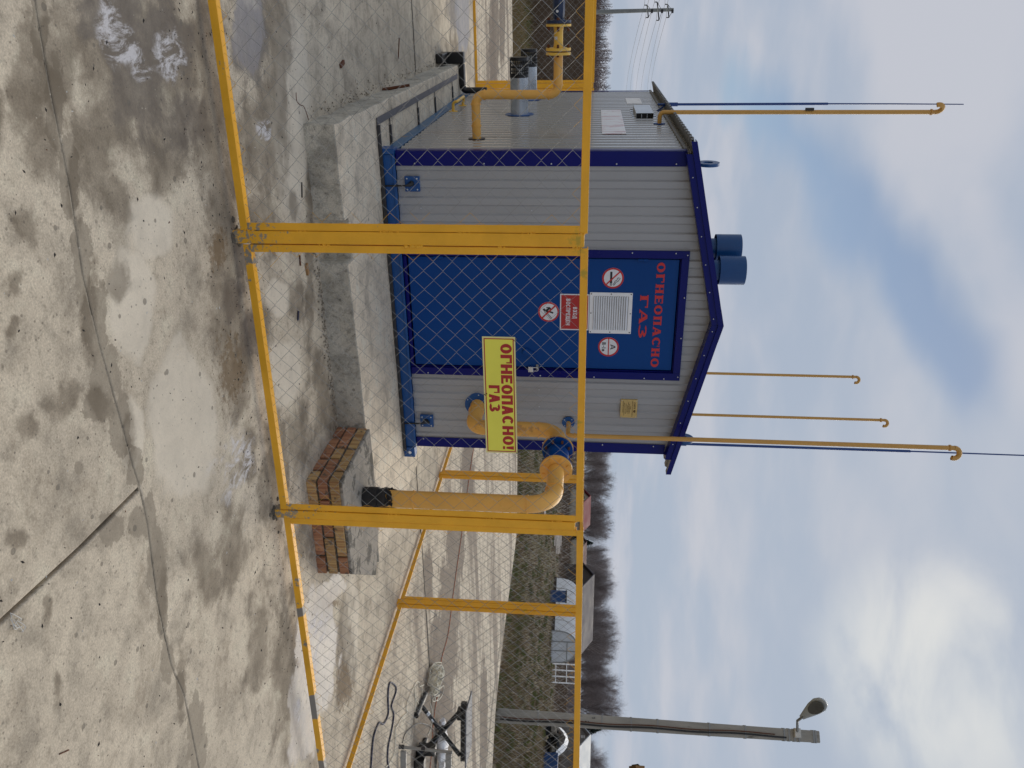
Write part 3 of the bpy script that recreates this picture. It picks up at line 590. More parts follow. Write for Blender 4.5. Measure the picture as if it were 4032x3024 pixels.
def disc2(mb, cx, cz, r0, r1, put, lay, n=36, a0=0, a1=360):
    for q in arc(0, 0, r1, r1, r1-r0, r1-r0, a0, a1, n): mb.add([put(cx+p[0], cz+p[1], lay) for p in q], [(0, 1, 2, 3)])

# ================================================================== SETTING
# field and far ground
def field_mesh():
    mb = MB(); n = 90
    rad = [0.0]+[4*1.075**i for i in range(n)]
    rad = [r for r in rad if r < 2600]; A = 72; vs = [(0, 0, -.13)]; fs = []
    for i, r in enumerate(rad[1:]):
        for k in range(A):
            a = 2*PI*k/A; x, y = r*math.sin(a), r*math.cos(a)
            h = -.13
            if r > 14: h += .10*mnoise.noise(Vector((x*.09, y*.09, 3)))*min(1, (r-14)/20)
            if r > 24: h += min(.10, (r-24)*.003)
            vs.append((x, y, h))
    for k in range(A): fs.append((0, 1+(k+1) % A, 1+k))
    for i in range(len(rad)-2):
        for k in range(A): fs.append((1+i*A+k, 1+i*A+(k+1) % A, 1+(i+1)*A+(k+1) % A, 1+(i+1)*A+k))
    mb.add(vs, fs); return mb
struct('field', field_mesh(), 'field_ground', smooth=60)

# the concrete yard: separate slabs with real joints between them
K = 4032/2212
def irregular(a, b, n, amp, seed):
    """points from a to b (2D) with small jitter"""
    a, b = Vector(a), Vector(b); d = b-a; nrm = Vector((-d.y, d.x, 0)).normalized() if len(d) == 3 else Vector((-d.y, d.x)).normalized()
    return [a+d*(i/n)+nrm*(amp*mnoise.noise(Vector((i*.9, seed*7.1, 0)))) for i in range(n)]
def slab(poly, mname='yard_concrete', z=0.0, depth=.16, bevel=.006):
    mb = MB(); mb.prism([(p[0], p[1], z-depth) for p in poly], (0, 0, depth))
    return mb.build('concrete_slab', mname, yard, bevel=bevel)
yard = MB(); yard.box(-14, -6, -.32, 12.0, 16.0, -.135); yard = struct('yard', yard, 'mortar')
JL = [(-12.0, 2.50), (-4, 2.40), (-1.0, 2.37), (-.02, 2.346), (.22, 2.317), (.48, 2.297), (.756, 2.252), (.986, 2.248), (1.157, 2.256), (1.427, 2.262), (1.55, 2.270)]
JR = [(1.68, 2.262), (1.99, 2.205), (2.29, 2.190), (2.48, 2.222), (2.86, 2.196), (4.5, 2.15), (12.0, 2.0)]
bandw = .003
def off(l, d): return [(x, y+d) for x, y in l]
gapL = [(1.535, 2.27-bandw), (1.523, 1.9), (1.494, 1.52), (1.43, .7), (1.36, -.2), (.9, -5.8)]
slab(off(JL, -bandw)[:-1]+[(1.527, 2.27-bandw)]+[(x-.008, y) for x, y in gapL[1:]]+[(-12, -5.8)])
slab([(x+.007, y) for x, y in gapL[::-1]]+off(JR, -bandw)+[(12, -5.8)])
XM = 2.0
Y1, Y2 = 7.46, 6.34
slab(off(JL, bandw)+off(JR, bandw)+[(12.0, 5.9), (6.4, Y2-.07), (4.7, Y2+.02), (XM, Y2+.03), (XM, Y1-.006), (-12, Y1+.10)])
edge = [(13.3, 10.6), (12.55, 11.3), (12.25, 12.2), (12.05, 13.6), (12.0, 14.8), (11.85, 16.2), (10.3, 16.56), (9.26, 16.70), (6.5, 16.74)]
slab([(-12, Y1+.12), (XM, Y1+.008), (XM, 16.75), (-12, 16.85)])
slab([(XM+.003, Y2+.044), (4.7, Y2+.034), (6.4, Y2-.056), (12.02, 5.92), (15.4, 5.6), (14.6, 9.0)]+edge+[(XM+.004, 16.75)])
# cement smeared in the joint, squeezed out to uneven widths
def smear(cl, wl, wr, seed, name='mortar_joint', z=.003, mname='joint_mortar'):
    P = smooth_path([(x, y, 0) for x, y in cl], 26); up = []; lo = []
    for i, p in enumerate(P):
        t = (P[min(i+1, len(P)-1)]-P[max(i-1, 0)]).normalized(); nn = Vector((-t.y, t.x, 0)); s_ = i/len(P)
        a = wl(s_)*(1+.7*mnoise.noise(Vector((p.x*4, p.y*4, seed))))+.014*mnoise.noise(Vector((p.x*22, p.y*22, seed)))+.008*mnoise.noise(Vector((p.x*70, p.y*70, seed)))
        b_ = wr(s_)*(1+.7*mnoise.noise(Vector((p.x*4, p.y*4, seed+9))))+.014*mnoise.noise(Vector((p.x*22, p.y*22, seed+5)))+.008*mnoise.noise(Vector((p.x*70, p.y*70, seed+5)))
        up.append(p+nn*max(.004, a)); lo.append(p-nn*max(.004, b_))
    mb = MB(); n = len(P)
    vs = [(p.x, p.y, z) for p in up]+[(p.x, p.y, z) for p in lo]+[(p.x, p.y, z-.02) for p in up]+[(p.x, p.y, z-.02) for p in lo]
    fs = [(n+i, n+i+1, i+1, i) for i in range(n-1)]+[(i, i+1, 2*n+i+1, 2*n+i) for i in range(n-1)]+[(n+i+1, n+i, 3*n+i, 3*n+i+1) for i in range(n-1)]
    mb.add(vs, fs); o = mb.build(name, mname, yard); return o
smear([(-12, 2.499)]+JL[1:]+[(1.60, 2.268)], lambda s: .006, lambda s: .006, 1.3, z=-.0035)
smear([(1.6, 2.266)]+JR, lambda s: .006, lambda s: .006, 2.3, z=-.0035)
# loose dirt along the far joints
smear([(-3.2, 7.50), (-1, 7.475), (.2, 7.465), (.56, 7.46)], lambda s: .012, lambda s: .018, 2.2, 'joint_dirt', mname='mortar')
smear([(3.6, 6.36), (4.7, 6.36), (5.6, 6.33), (6.4, 6.29), (8.2, 6.18)], lambda s: .010, lambda s: .012, 3.2, 'joint_dirt', mname='mortar')
smear([(12.3, 9.6), (11.9, 11.0), (11.75, 12.6), (11.7, 13.4)], lambda s: .09, lambda s: .08, 5.2, 'joint_dirt', mname='joint_mortar')

# ================================================================== FOUNDATION
fnd = thing('foundation', 'low pale concrete block foundation under the grey cabin, with rough front edge', 'foundation', (2.0, 6.5, 0))
ZB = .177
def block(x0, y0, x1, y1, z1=ZB, jit=.006, seed=0, sub=True):
    """cast concrete block: softly worn edges, slightly uneven faces"""
    bm = bmesh.new(); nx, ny = max(2, int((x1-x0)/.07)), max(2, int((y1-y0)/.10)); nz = 3
    bmesh.ops.create_grid(bm, x_segments=nx, y_segments=ny, size=.5)
    for v in bm.verts: v.co.x = x0+(v.co.x+.5)*(x1-x0); v.co.y = y0+(v.co.y+.5)*(y1-y0); v.co.z = z1
    border = [e for e in bm.edges if e.is_boundary]
    r = bmesh.ops.extrude_edge_only(bm, edges=border); vv = [g for g in r['geom'] if isinstance(g, bmesh.types.BMVert)]
    for v in vv: v.co.z = z1-.03
    es = [g for g in r['geom'] if isinstance(g, bmesh.types.BMEdge) and g.is_boundary]
    for zz in (z1*.45, -.02):
        r = bmesh.ops.extrude_edge_only(bm, edges=es); vv = [g for g in r['geom'] if isinstance(g, bmesh.types.BMVert)]
        for v in vv: v.co.z = zz
        es = [g for g in r['geom'] if isinstance(g, bmesh.types.BMEdge) and g.is_boundary]
    for v in bm.verts:
        n_ = Vector((mnoise.noise(Vector((v.co.x*5, v.co.y*5, v.co.z*9+seed))), mnoise.noise(Vector((v.co.x*5+9, v.co.y*5, v.co.z*9+seed))), mnoise.noise(Vector((v.co.x*4, v.co.y*4+9, seed)))))
        on_edge = min(abs(v.co.x-x0), abs(v.co.x-x1), abs(v.co.y-y0), abs(v.co.y-y1)) < 1e-4
        k = 2.2 if on_edge and v.co.z < z1*.6 else 1
        v.co.x += n_.x*jit*k; v.co.y += n_.y*jit*k; v.co.z += n_.z*jit*.5 if v.co.z > z1*.6 else 0
    bmesh.ops.recalc_face_normals(bm, faces=bm.faces)
    me = bpy.data.meshes.new('concrete_block')
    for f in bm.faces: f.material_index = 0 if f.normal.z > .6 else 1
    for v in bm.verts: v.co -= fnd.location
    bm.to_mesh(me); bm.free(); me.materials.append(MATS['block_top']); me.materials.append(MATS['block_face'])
    o = bpy.data.objects.new('concrete_block', me); COL.objects.link(o); o.parent = fnd
    bv = o.modifiers.new('bevel', 'BEVEL'); bv.width = .009; bv.segments = 2; bv.limit_method = 'ANGLE'; bv.angle_limit = math.radians(50)
    return o
block(.590, 4.40, 1.115, 5.715, seed=1, jit=.009)
block(.592, 5.725, 1.2, 7.085, seed=2)
block(.590, 7.097, 1.2, 8.72, seed=3)
block(1.36, 4.385, 3.50, 5.715, seed=4, jit=.009)
block(1.085, 4.50, 1.385, 5.70, seed=5, z1=.171, jit=.003)
block(1.21, 5.725, 3.50, 9.35, seed=7)
block(.595, 8.735, 1.2, 9.35, seed=9)
rb = MB(); rng = random.Random(3)   # rubble under the chipped front edge
for i in range(420):
    x = rng.uniform(1.05, 3.0); y = 4.37-abs(rng.gauss(0, .05)); r = rng.uniform(.0015, .007)
    rb.ball((x, y, r*.6), r, 5, 4, (1, rng.uniform(.6, 1.2), .7))
for i in range(260):
    y = rng.uniform(4.5, 8.6); x = .58-abs(rng.gauss(0, .035)); r = rng.uniform(.0015, .006)
    rb.ball((x, y, r*.6), r, 5, 4, (1, 1, .7))
o = rb.build('rubble', 'joint_mortar', None); o['kind'] = 'stuff'; tag(o, 'loose crumbs of mortar and gravel along the foot of the foundation blocks', 'rubble')

# ================================================================== CABIN
CX0, CX1, CY0, CY1 = .90, 3.095, 5.345, 9.08
ZF, ZE, RX, RZ = .272, 2.195, 2.030, 2.455
cab = thing('gas_cabin', 'grey profiled steel gas cabin with blue door and navy trim behind the yellow fence', 'cabin', (2.0, 7.2, ZB))
def topz(x): return ZE+(RZ-ZE)*(1-abs(x-RX)/(RX-CX0 if x < RX else CX1-RX))-.02
def profile(length, pitch=.115, depth=.012):
    pts = []; t = 0
    while t < length:
        for a, d in ((0, 0), (.052, 0), (.063, depth), (.104, depth)):
            if t+a*pitch/.115 <= length: pts.append((t+a*pitch/.115, d))
        t += pitch
    pts.append((length, 0)); return pts
def corrugated(name, o, du, dn, length, zt, zb, m, pitch=.115):
    mb = MB(); o, du, dn = Vector(o), Vector(du), Vector(dn); P = profile(length, pitch); n = len(P); vs = []
    for t, d in P:
        p = o+du*t+dn*d; zz = zt(p) if callable(zt) else zt
        vs += [(p.x, p.y, zb), (p.x, p.y, zz)]
    fs = [(2*i, 2*i+2, 2*i+3, 2*i+1) for i in range(n-1)]
    mb.add(vs, fs); return mb.build(name, m, cab)
corrugated('wall', (CX0, CY0, 0), (1, 0, 0), (0, -1, 0), 1.545-CX0, lambda p: topz(p.x), ZF, 'sheet_grey')
corrugated('wall', (2.475, CY0, 0), (1, 0, 0), (0, -1, 0), CX1-2.475, lambda p: topz(p.x), ZF, 'sheet_grey')
corrugated('wall', (1.545, CY0, 0), (1, 0, 0), (0, -1, 0), .93, lambda p: topz(p.x), 2.20, 'sheet_grey')
corrugated('wall', (CX0, CY1, 0), (0, -1, 0), (-1, 0, 0), CY1-CY0, ZE, ZF, 'sheet_side')
corrugated('wall', (CX1, CY0, 0), (0, 1, 0), (1, 0, 0), CY1-CY0, ZE, ZF, 'sheet_side')
corrugated('wall', (CX1, CY1, 0), (-1, 0, 0), (0, 1, 0), CX1-CX0, lambda p: topz(p.x), ZF, 'sheet_grey')
MB().box(CX0+.02, CY0+.05, ZF, CX1-.02, CY1-.02, 2.16).build('insulation_core', 'dark_steel', cab)
# base frame
b = MB(); b.box(.90, 5.295, ZB+.004, 3.10, 5.36, .268); b.box(.90, 5.29, .255, 3.10, 5.30, .274); b.build('base_frame', 'frame_blue', cab, bevel=.003)
b = MB(); b.box(.885, 5.362, ZB+.004, .95, 9.12, .262); b.build('base_frame', 'frame_blue_pale', cab, bevel=.003)
b = MB(); b.box(3.06, 5.362, ZB+.004, 3.12, 9.12, .262); b.box(.952, 9.06, ZB+.004, 3.058, 9.12, .262); b.build('base_frame', 'frame_blue', cab, bevel=.003)
for (x, y) in ((3.135, 5.30),):
    b = MB(); b.box(3.102, 5.285, ZB+.002, 3.185, 5.36, .262); b.mi = 1
    b.ring((3.143, 5.283, .225), (0, 1, 0), .010, .017, .004, 20, 1.5); b.mi = 2; b.cyl((3.143, 5.2845, .225), (3.143, 5.2800, .225), .0125, 16)
    b.build('corner_fitting', ['frame_blue', 'frame_blue', 'print_white'], cab, bevel=.003)
b = MB(); b.box(.862, 5.285, ZB+.002, .898, 5.40, .274); b.build('corner_fitting', 'frame_blue', cab, bevel=.003)
b = MB(); b.box(1.0, 5.288, ZB+.0045, 2.9, 5.2935, .19)
b.build('sill_strip', 'dark_steel', cab)  # thin dark strip along the lower front of the base frame
# corner trims (folded navy angle) with rivets
def rivets(pts, parent, r=.0055):
    b = MB()
    for p in pts: b.ball(p, r, 8, 5)
    o = b.build('rivet_row', 'zinc_bright', parent, smooth=60, kind='stuff'); return o
ct = MB(); ct.box(.882, 5.322, ZF+.002, .978, 5.326, 2.165); ct.box(.878, 5.3265, ZF+.002, .882, 5.395, 2.165); t_ = ct.build('corner_trim', 'trim_navy', cab, bevel=.0015)
rivets([(.962, 5.320, z) for z in (.40, .86, 1.30, 1.72, 2.10)], t_)
ct = MB(); ct.box(3.025, 5.322, ZF+.002, 3.106, 5.326, 2.165); ct.box(3.106, 5.3265, ZF+.002, 3.110, 5.395, 2.165); t_ = ct.build('corner_trim', 'trim_navy', cab, bevel=.0015)
rivets([(3.040, 5.320, z) for z in (.33, .78, 1.25, 1.70, 2.08)], t_)
ct = MB(); ct.box(.882, 9.05, ZF+.002, .888, 9.10, 2.17); ct.build('corner_trim', 'trim_navy', cab)
rivets([(x, 5.334, z) for x, z in ((1.06, .30), (1.26, .42), (1.27, 1.17), (1.47, .30), (1.46, 1.17), (2.60, 1.22), (2.74, 1.22), (2.60, .32), (2.98, 1.20), (2.92, .30))], cab, .0045)
# roof: profiled sheets over both slopes
def roof_side(xe, ze, sgn):
    mb = MB(); P = profile(9.17-5.25, .115, .014); n = len(P); vs = []
    e0 = Vector((RX, 0, RZ+.004)); e1 = Vector((xe, 0, ze)); nn = Vector((-(e1.z-e0.z), 0, e1.x-e0.x)).normalized()
    if nn.z < 0: nn = -nn
    for t, d in P:
        for e in (e0, e1):
            for h in (0, -.006): p = e+nn*(d+h+.006); vs.append((p.x, 5.25+t, p.z))
    fs = []
    for i in range(n-1):
        a, c = 4*i, 4*i+4
        fs += [(a, a+2, c+2, c), (a+1, c+1, c+3, a+3), (a+2, a+3, c+3, c+2)]
    mb.add(vs, fs); return mb.build('roof_sheet', 'sheet_roof', cab)
XL, ZL, XR, ZR = .800, 2.176, 3.235, 2.182
roof_side(XL, ZL, -1); roof_side(XR, ZR, 1)
rf = MB(); rf.prism([(RX-.12, 5.235, RZ+.006), (RX, 5.235, RZ+.034), (RX+.12, 5.235, RZ+.006), (RX+.12, 5.235, RZ+.001), (RX, 5.235, RZ+.028), (RX-.12, 5.235, RZ+.001)], (0, 3.95, 0)); rf.build('ridge_cap', 'trim_navy', cab)
# barge boards on the gable and drip lip above them
def barge(x0, z0, x1, z1):
    w = .078; mb = MB()
    mb.prism([(x0, 5.248, z0), (x1, 5.248, z1), (x1, 5.248, z1-w), (x0, 5.248, z0-w*(.0 if x0 != RX else 1)-.012*(x0 != RX))], (0, .006, 0))
    mb.prism([(x0, 5.238, z0+.012), (x1, 5.238, z1+.012), (x1, 5.238, z1-.006), (x0, 5.238, z0-.006)], (0, .0098, 0))
    mb.prism([(x0, 5.238, z0+.0165), (x1, 5.238, z1+.0165), (x1, 5.238, z1+.0125), (x0, 5.238, z0+.0125)], (0, .09, 0))
    mb.prism([(x0, 5.2545, z0-w*(.0 if x0 != RX else 1)-.012*(x0 != RX)), (x1, 5.2545, z1-w), (x1, 5.2545, z1-w+.003), (x0, 5.2545, z0-w*(.0 if x0 != RX else 1)-.009*(x0 != RX))], (0, .07, 0))
    return mb.build('barge_board', 'trim_navy', cab, bevel=.001)
zl = lambda x: RZ+.018+(x-RX)/(XL-RX)*(ZL-RZ) if x < RX else RZ+.018+(x-RX)/(XR-RX)*(ZR-RZ)
def barge2(xt, sgn):
    w = .062; mb = MB(); xi = RX
    def pr(zo0, zo1, y, dy, x0=xi, x1=xt):
        mb.prism([(x0, y, zl(x0)+zo1), (x1, y, zl(x1)+zo1), (x1, y, zl(x1)+zo0), (x0, y, zl(x0)+zo0)], (0, dy, 0))
    xw = CX0-.012 if sgn < 0 else CX1+.012
    pr(-w, -.001, 5.246, .005, xi+.0005*sgn, xw)                      # face against the wall
    pr(-.022, .010, 5.236, .009, xi+.0005*sgn, xt)                    # lip carried out to the eave tip
    pr(.0105, .0145, 5.236, .10, xi+.0005*sgn, xt)                    # top flange
    pr(-w-.003, -w-.0005, 5.246, .09, xi+.0005*sgn, xw)               # return to the wall
    o = mb.build('barge_board', 'trim_navy', cab)
    n = 6
    rivets([(x, 5.243, zl(x)-.046) for x in [xi+(xw-xi)*(k+.25)/n for k in range(n)]], o, .0048)
barge2(XL+.01, -1); barge2(XR-.005, 1)
# eave flashing on the far left top corner
MB().box(.876, 5.40, 2.150, .886, 9.10, 2.17).build('eave_trim', 'sheet_roof', cab)
# door
DX0, DX1, DZ0, DZ1 = 1.598, 2.420, .305, 2.170
fr = MB()
fr.box(1.533, 5.318, ZF+.002, 1.585, 5.335, 2.232); fr.box(2.434, 5.318, ZF+.002, 2.490, 5.335, 2.232); fr.box(1.5855, 5.318, 2.182, 2.4335, 5.335, 2.232)
fr.box(1.585, 5.336, ZF, 1.592, 5.40, 2.182); fr.box(2.427, 5.336, ZF, 2.434, 5.40, 2.182); fr.box(1.592, 5.336, 2.176, 2.427, 5.40, 2.182)
fr.box(1.592, 5.325, ZF+.001, 2.427, 5.39, .296)
frame = fr.build('door_frame', 'trim_navy', cab, bevel=.0015)
rivets([(1.548, 5.316, z) for z in (.45, .95, 1.45, 1.85, 2.14)]+[(2.476, 5.316, z) for z in (.40, .83, 1.23, 1.62, 1.98, 2.12)]+[(x, 5.316, 2.218) for x in (1.56, 1.86, 2.16, 2.46)], frame, .0055)
dm = MB(); dm.box(DX0, 5.340, DZ0, DX1, 5.385, DZ1)
door = dm.build('door', 'door_blue', cab, bevel=.004)
YD = 5.340
def dput(x, z, k): return (x, YD-.0018-.00015*k, z)
for z in (1.925, .52):
    h = MB(); h.cyl((1.600, 5.331, z-.034), (1.600, 5.331, z-.001), .0105, 14); h.cyl((1.600, 5.331, z+.001), (1.600, 5.331, z+.034), .0105, 14)
    h.build('hinge', 'door_blue', door, smooth=40)
tx = MB(); text(tx, 'ОГНЕОПАСНО', 1.618, 2.021, .777, .056, dput, gap=.16, stem=.30, thin=.15, serif=.07); tx.build('lettering', 'door_letter', door)
tx = MB(); text(tx, 'ГАЗ', 1.852, 1.921, .318, .056, dput, gap=.12, stem=.26, thin=.15, serif=.07); tx.build('lettering', 'door_letter', door)
def plate_disc(mb, cx, cz, r, y, th):
    mb.cyl((cx, y, cz), (cx, y-th, cz), r, 40)
def round_sign(cx, cz, kind, r=.074):
    mb = MB(); mb.mi = 0; plate_disc(mb, cx, cz, r, YD-.0005, .0012)
    def put(x, z, k): return (x, YD-.0021-.00012*k, z)
    mb.mi = 1; disc2(mb, cx, cz, r*.84, r, put, 0)
    mb.mi = 2
    def line(pts, w, lay=1):
        for a, c in zip(pts[:-1], pts[1:]):
            a = Vector(a); c = Vector(c); t = (c-a).normalized(); n_ = Vector((-t.y, t.x))*w/2
            mb.add([put(cx+p.x*r, cz+p.y*r, lay) for p in (a-n_, c-n_, c+n_, a+n_)], [(0, 1, 2, 3)])
    if kind == 'smoke':
        line([(-.62, -.17), (.52, -.17)], .20); line([(.56, -.17), (.62, -.17)], .2); line([(.66, -.17), (.71, -.17)], .2)
        line([(.70, .06), (.60, .18), (.38, .30), (.30, .48), (.12, .58), (.02, .70)], .055); line([(.62, .0), (.50, .12), (.28, .20), (.20, .36), (-.04, .44), (-.02, .60)], .055)
        bar = (-.62, .62, .62, -.62)
        mb.mi = 1; line([(-.60, .60), (.60, -.60)], .13, 3)
    elif kind == 'flame':
        line([(-.30, -.50), (-.12, -.34)], .20, 1); line([(-.12, -.34), (.62, .32)], .05, 1); line([(-.04, -.42), (.68, .22)], .05, 2); line([(.62, .32), (.68, .22)], .05, 1)
        for a in range(7):
            t = a/6; line([(-.42+.5*t, -.22+.12*math.sin(t*9)), (-.45+.45*t, .02+.20*math.sin(t*5+.6))], .10, 1+a % 3)
        line([(-.10, -.20), (.02, .24), (.10, .44)], .16, 2); line([(-.35, -.05), (-.28, .26)], .10, 1)
        mb.mi = 1; line([(-.60, .60), (.60, -.60)], .15, 5)
    else:
        text(mb, 'A', cx-.020, cz+.013, .040, .036, lambda x, z, k: put(x, z, 1+k*.2), stem=.2, thin=.16)
        text(mb, 'В-Ia', cx-.034, cz-.047, .068, .028, lambda x, z, k: put(x, z, 1+k*.2), gap=.22, stem=.25, thin=.16)
        mb.mi = 1; line([(-.86, 0), (.86, 0)], .10, 3)
    return mb.build('round_sign', ['print_white', 'print_red', 'print_black'], door)
o = round_sign(1.734, 1.728, 'smoke'); o['label'] = 'round no smoking sign with crossed cigarette'
o = round_sign(1.989, 1.287, 'flame'); o['label'] = 'round no open flame sign with crossed match'
o = round_sign(2.246, 1.716, 'class'); o['label'] = 'round sign reading A over В-Ia'
mb = MB(); mb.box(1.853, YD-.0025, 1.367, 2.122, YD-.0005, 1.571); mb.mi = 1; mb.box(1.861, YD-.0032, 1.375, 2.114, YD-.0026, 1.563); mb.mi = 0
sput = lambda x, z, k: (x, YD-.0036-.00008*k, z)
text(mb, 'ВХОД', 1.949, 1.458, .085, .029, sput, gap=.16, stem=.27, thin=.17)
text(mb, 'ВОСПРЕЩЕН', 1.888, 1.409, .197, .030, sput, gap=.16, stem=.27, thin=.17)
o = mb.build('entry_sign', ['print_white', 'sign_red'], door); o['label'] = 'red no entry sign with white border and letters'
vg = MB(); vx0, vx1, vz0, vz1 = 1.838, 2.141, 1.574, 1.868
vg.box(vx0, YD-.006, vz0, vx1, YD-.0005, vz0+.026); vg.box(vx0, YD-.006, vz1-.026, vx1, YD-.0005, vz1)
vg.box(vx0, YD-.006, vz0+.026, vx0+.026, YD-.0005, vz1-.026); vg.box(vx1-.026, YD-.006, vz0+.026, vx1, YD-.0005, vz1-.026)
for i in range(15):
    z = vz0+.028+(vz1-vz0-.056)*(i+.5)/15
    vg.obox(((vx0+vx1)/2, YD-.006, z), ((vx1-vx0)/2-.027, 0, 0), (0, .0070, .0066), (0, .0009, -.0009))
vg.mi = 1; vg.box(vx0+.026, YD-.0015, vz0+.026, vx1-.026, YD-.0006, vz1-.026)
vg.mi = 2
for x in (vx0+.01, (vx0+vx1)/2, vx1-.01):
    for z in (vz0+.01, (vz0+vz1)/2, vz1-.01):
        if not (abs(x-(vx0+vx1)/2) < .01 and abs(z-(vz0+vz1)/2) < .01): vg.ball((x, YD-.006, z), .0045, 8, 5)
vg.build('vent_grille', ['white_paint', 'gray_metal', 'dark_steel'], door)
hd = MB(); a = math.radians(-32)
hd.obox((2.306, YD-.008, 1.146), (.022*math.cos(a), 0, .022*math.sin(a)), (0, .008, 0), (-.043*math.sin(a), 0, .043*math.cos(a))); hd.build('keyhole_cover', 'door_blue', door, bevel=.003)
hs = MB(); hs.box(2.395, YD-.012, 1.198, 2.452, YD-.006, 1.216); hs.build('hasp', 'gray_metal', door)
pl = thing('padlock', 'small steel padlock hanging from the hasp at the right edge of the blue door', 'padlock', (2.428, 5.322, 1.16))
pb = MB(); pb.box(2.408, 5.312, 1.142, 2.449, 5.329, 1.178); pb.build('lock_body', 'zinc_bright', pl, bevel=.003)
ps = MB(); ps.tube(fillet([(2.415, 5.3205, 1.175), (2.415, 5.3205, 1.214), (2.441, 5.3205, 1.214), (2.441, 5.3205, 1.175)], .0115, 6), .0033, 8); ps.build('shackle', 'zinc_bright', pl, smooth=50)
# brass maker's plate
mb = MB(); mb.box(2.654, 5.320, 1.822, 2.802, 5.333, 1.944); mb.mi = 1
bput = lambda x, z, k: (x, 5.3190-.0001*k, z)
text(mb, 'СНГК', 2.675, 1.917, .055, .013, bput, gap=.2, stem=.3, thin=.2)
mb.add([bput(x, z, 3) for x, z in ((2.740, 1.933), (2.760, 1.929), (2.752, 1.912), (2.735, 1.921))], [(0, 1, 2, 3)])
for z, l, r in ((1.906, 2.662, 2.794), (1.893, 2.708, 2.735), (1.885, 2.69, 2.765), (1.876, 2.675, 2.772), (1.868, 2.70, 2.76), (1.859, 2.685, 2.772), (1.846, 2.68, 2.785), (1.838, 2.665, 2.76)):
    x = l; rr_ = random.Random(int(z*1000))
    while x < r:
        w = rr_.uniform(.004, .012); mb.add([bput(p, q, 1) for p, q in ((x, z), (min(r, x+w), z), (min(r, x+w), z+.004), (x, z+.004))], [(0, 1, 2, 3)]); x += w+.003
mb.mi = 2
for x, z in ((2.662, 1.830), (2.794, 1.830), (2.662, 1.936), (2.794, 1.936)): mb.ball((x, 5.3195, z), .0035, 8, 5)
mb.build('maker_plate', ['brass', 'brass_ink', 'zinc_bright'], cab)
# earthing plates low on the front, with black boots
for (x, z) in ((1.096, .375), (2.884, .365)):
    p = MB(); p.box(x-.05, 5.318, z-.05, x+.05, 5.336, z+.05); q = p.build('earthing_plate', 'frame_blue', cab, bevel=.002)
    rivets([(x+i, 5.316, z+j) for i in (-.036, .036) for j in (-.034, .034)], q, .006)
    c = MB(); c.tube([(x-.004, 5.335, z+.002), (x-.002, 5.30, z-.004), (x+.004, 5.285, z-.035), (x+.006, 5.283, ZB+.01)], [.017, .015, .0065, .0055], 10)
    for k in range(5): c.ball((x+random.uniform(-.014, .014), 5.305, z+random.uniform(-.016, .016)), .012, 7, 5)
    c.build('earthing_lead', 'black_plastic', q, smooth=60)
# things on the left side wall (x = CX0, facing -X)
sx = CX0-.009
def on_side(U, V, x=CX0): return PX(U, V, x)
xs_ = sx-.004
ya, yb_ = PX(527, 2420, xs_).y, PX(433, 2400, xs_).y; za, zb_2 = PX(480, 2368, xs_).z, PX(480, 2455, xs_).z
bd = MB(); bd.box(sx-.006, ya, za, sx, yb_, zb_2); o = bd.build('faded_notice', 'faded_board', cab, bevel=.002)
ya, yb_ = PX(408.5, 2500, xs_).y, PX(387, 2490, xs_).y; za, zb_2 = PX(398, 2466, xs_).z, PX(398, 2524, xs_).z
bd = MB(); bd.box(sx-.006, ya, za, sx, yb_, zb_2); o = bd.build('paper_notice', 'paper', cab)
y0 = PX(467, 2540, sx).y; xo = PY(445, 2540, y0).x; y1 = PX(412.5, 2528, xo).y; z0, z1 = PX(467, 2504, sx).z, PX(467, 2573, sx).z
jb = MB()
jb.box(xo, y0, z0, xo+.003, y1, z1); jb.box(xo+.0035, y0, z1-.003, sx, y1, z1); jb.box(xo+.0035, y0, z0, sx, y1, z0+.003); jb.box(xo+.0035, y1-.003, z0+.0035, sx, y1, z1-.0035)
jb.box(sx-.003, y0-.01, z1+.0005, sx, y1+.01, z1+.028); jb.box(sx-.003, y0-.01, z0-.028, sx, y1+.01, z0-.0005)
jb.mi = 1; jb.box(xo+.008, y0+.03, z0+.006, sx-.001, y0+.035, z1-.006)  # black panel standing in for the shaded inside of the hood
jb.mi = 0
for k in (.30, .62): jb.box(xo+.01, y0+.012, z0+(z1-z0)*k, sx-.004, y0+.028, z0+(z1-z0)*k+.006)
jb.build('air_intake_hood', ['galvanised', 'black_plastic'], cab, bevel=.0008)
hn = MB(); hn.tube(fillet([(sx+.005, 7.43, .325), (sx-.085, 7.43, .325), (sx-.085, 7.43, .36), (sx-.085, 7.86, .36), (sx+.005, 7.86, .345)], [.03, .012, .03], 6), .013, 10)
for y, z in ((7.43, .325), (7.86, .345)): hn.cyl((sx-.001, y, z), (sx-.007, y, z), .038, 20)
hn.build('grab_handle', 'pipe_yellow_bright', cab, smooth=40)
# lifting rings on the roof corners
for x, y, zc in ((.985, 5.46, 2.318), (3.045, 5.46, 2.318)):
    l = MB(); l.ring((x, y, zc), (1, 0, 0), .032, .074, .020, 36); l.box(x-.010, y-.05, zc-.12, x+.010, y+.05, zc-.055); l.build('lifting_ring', 'cap_blue', cab, smooth=40)
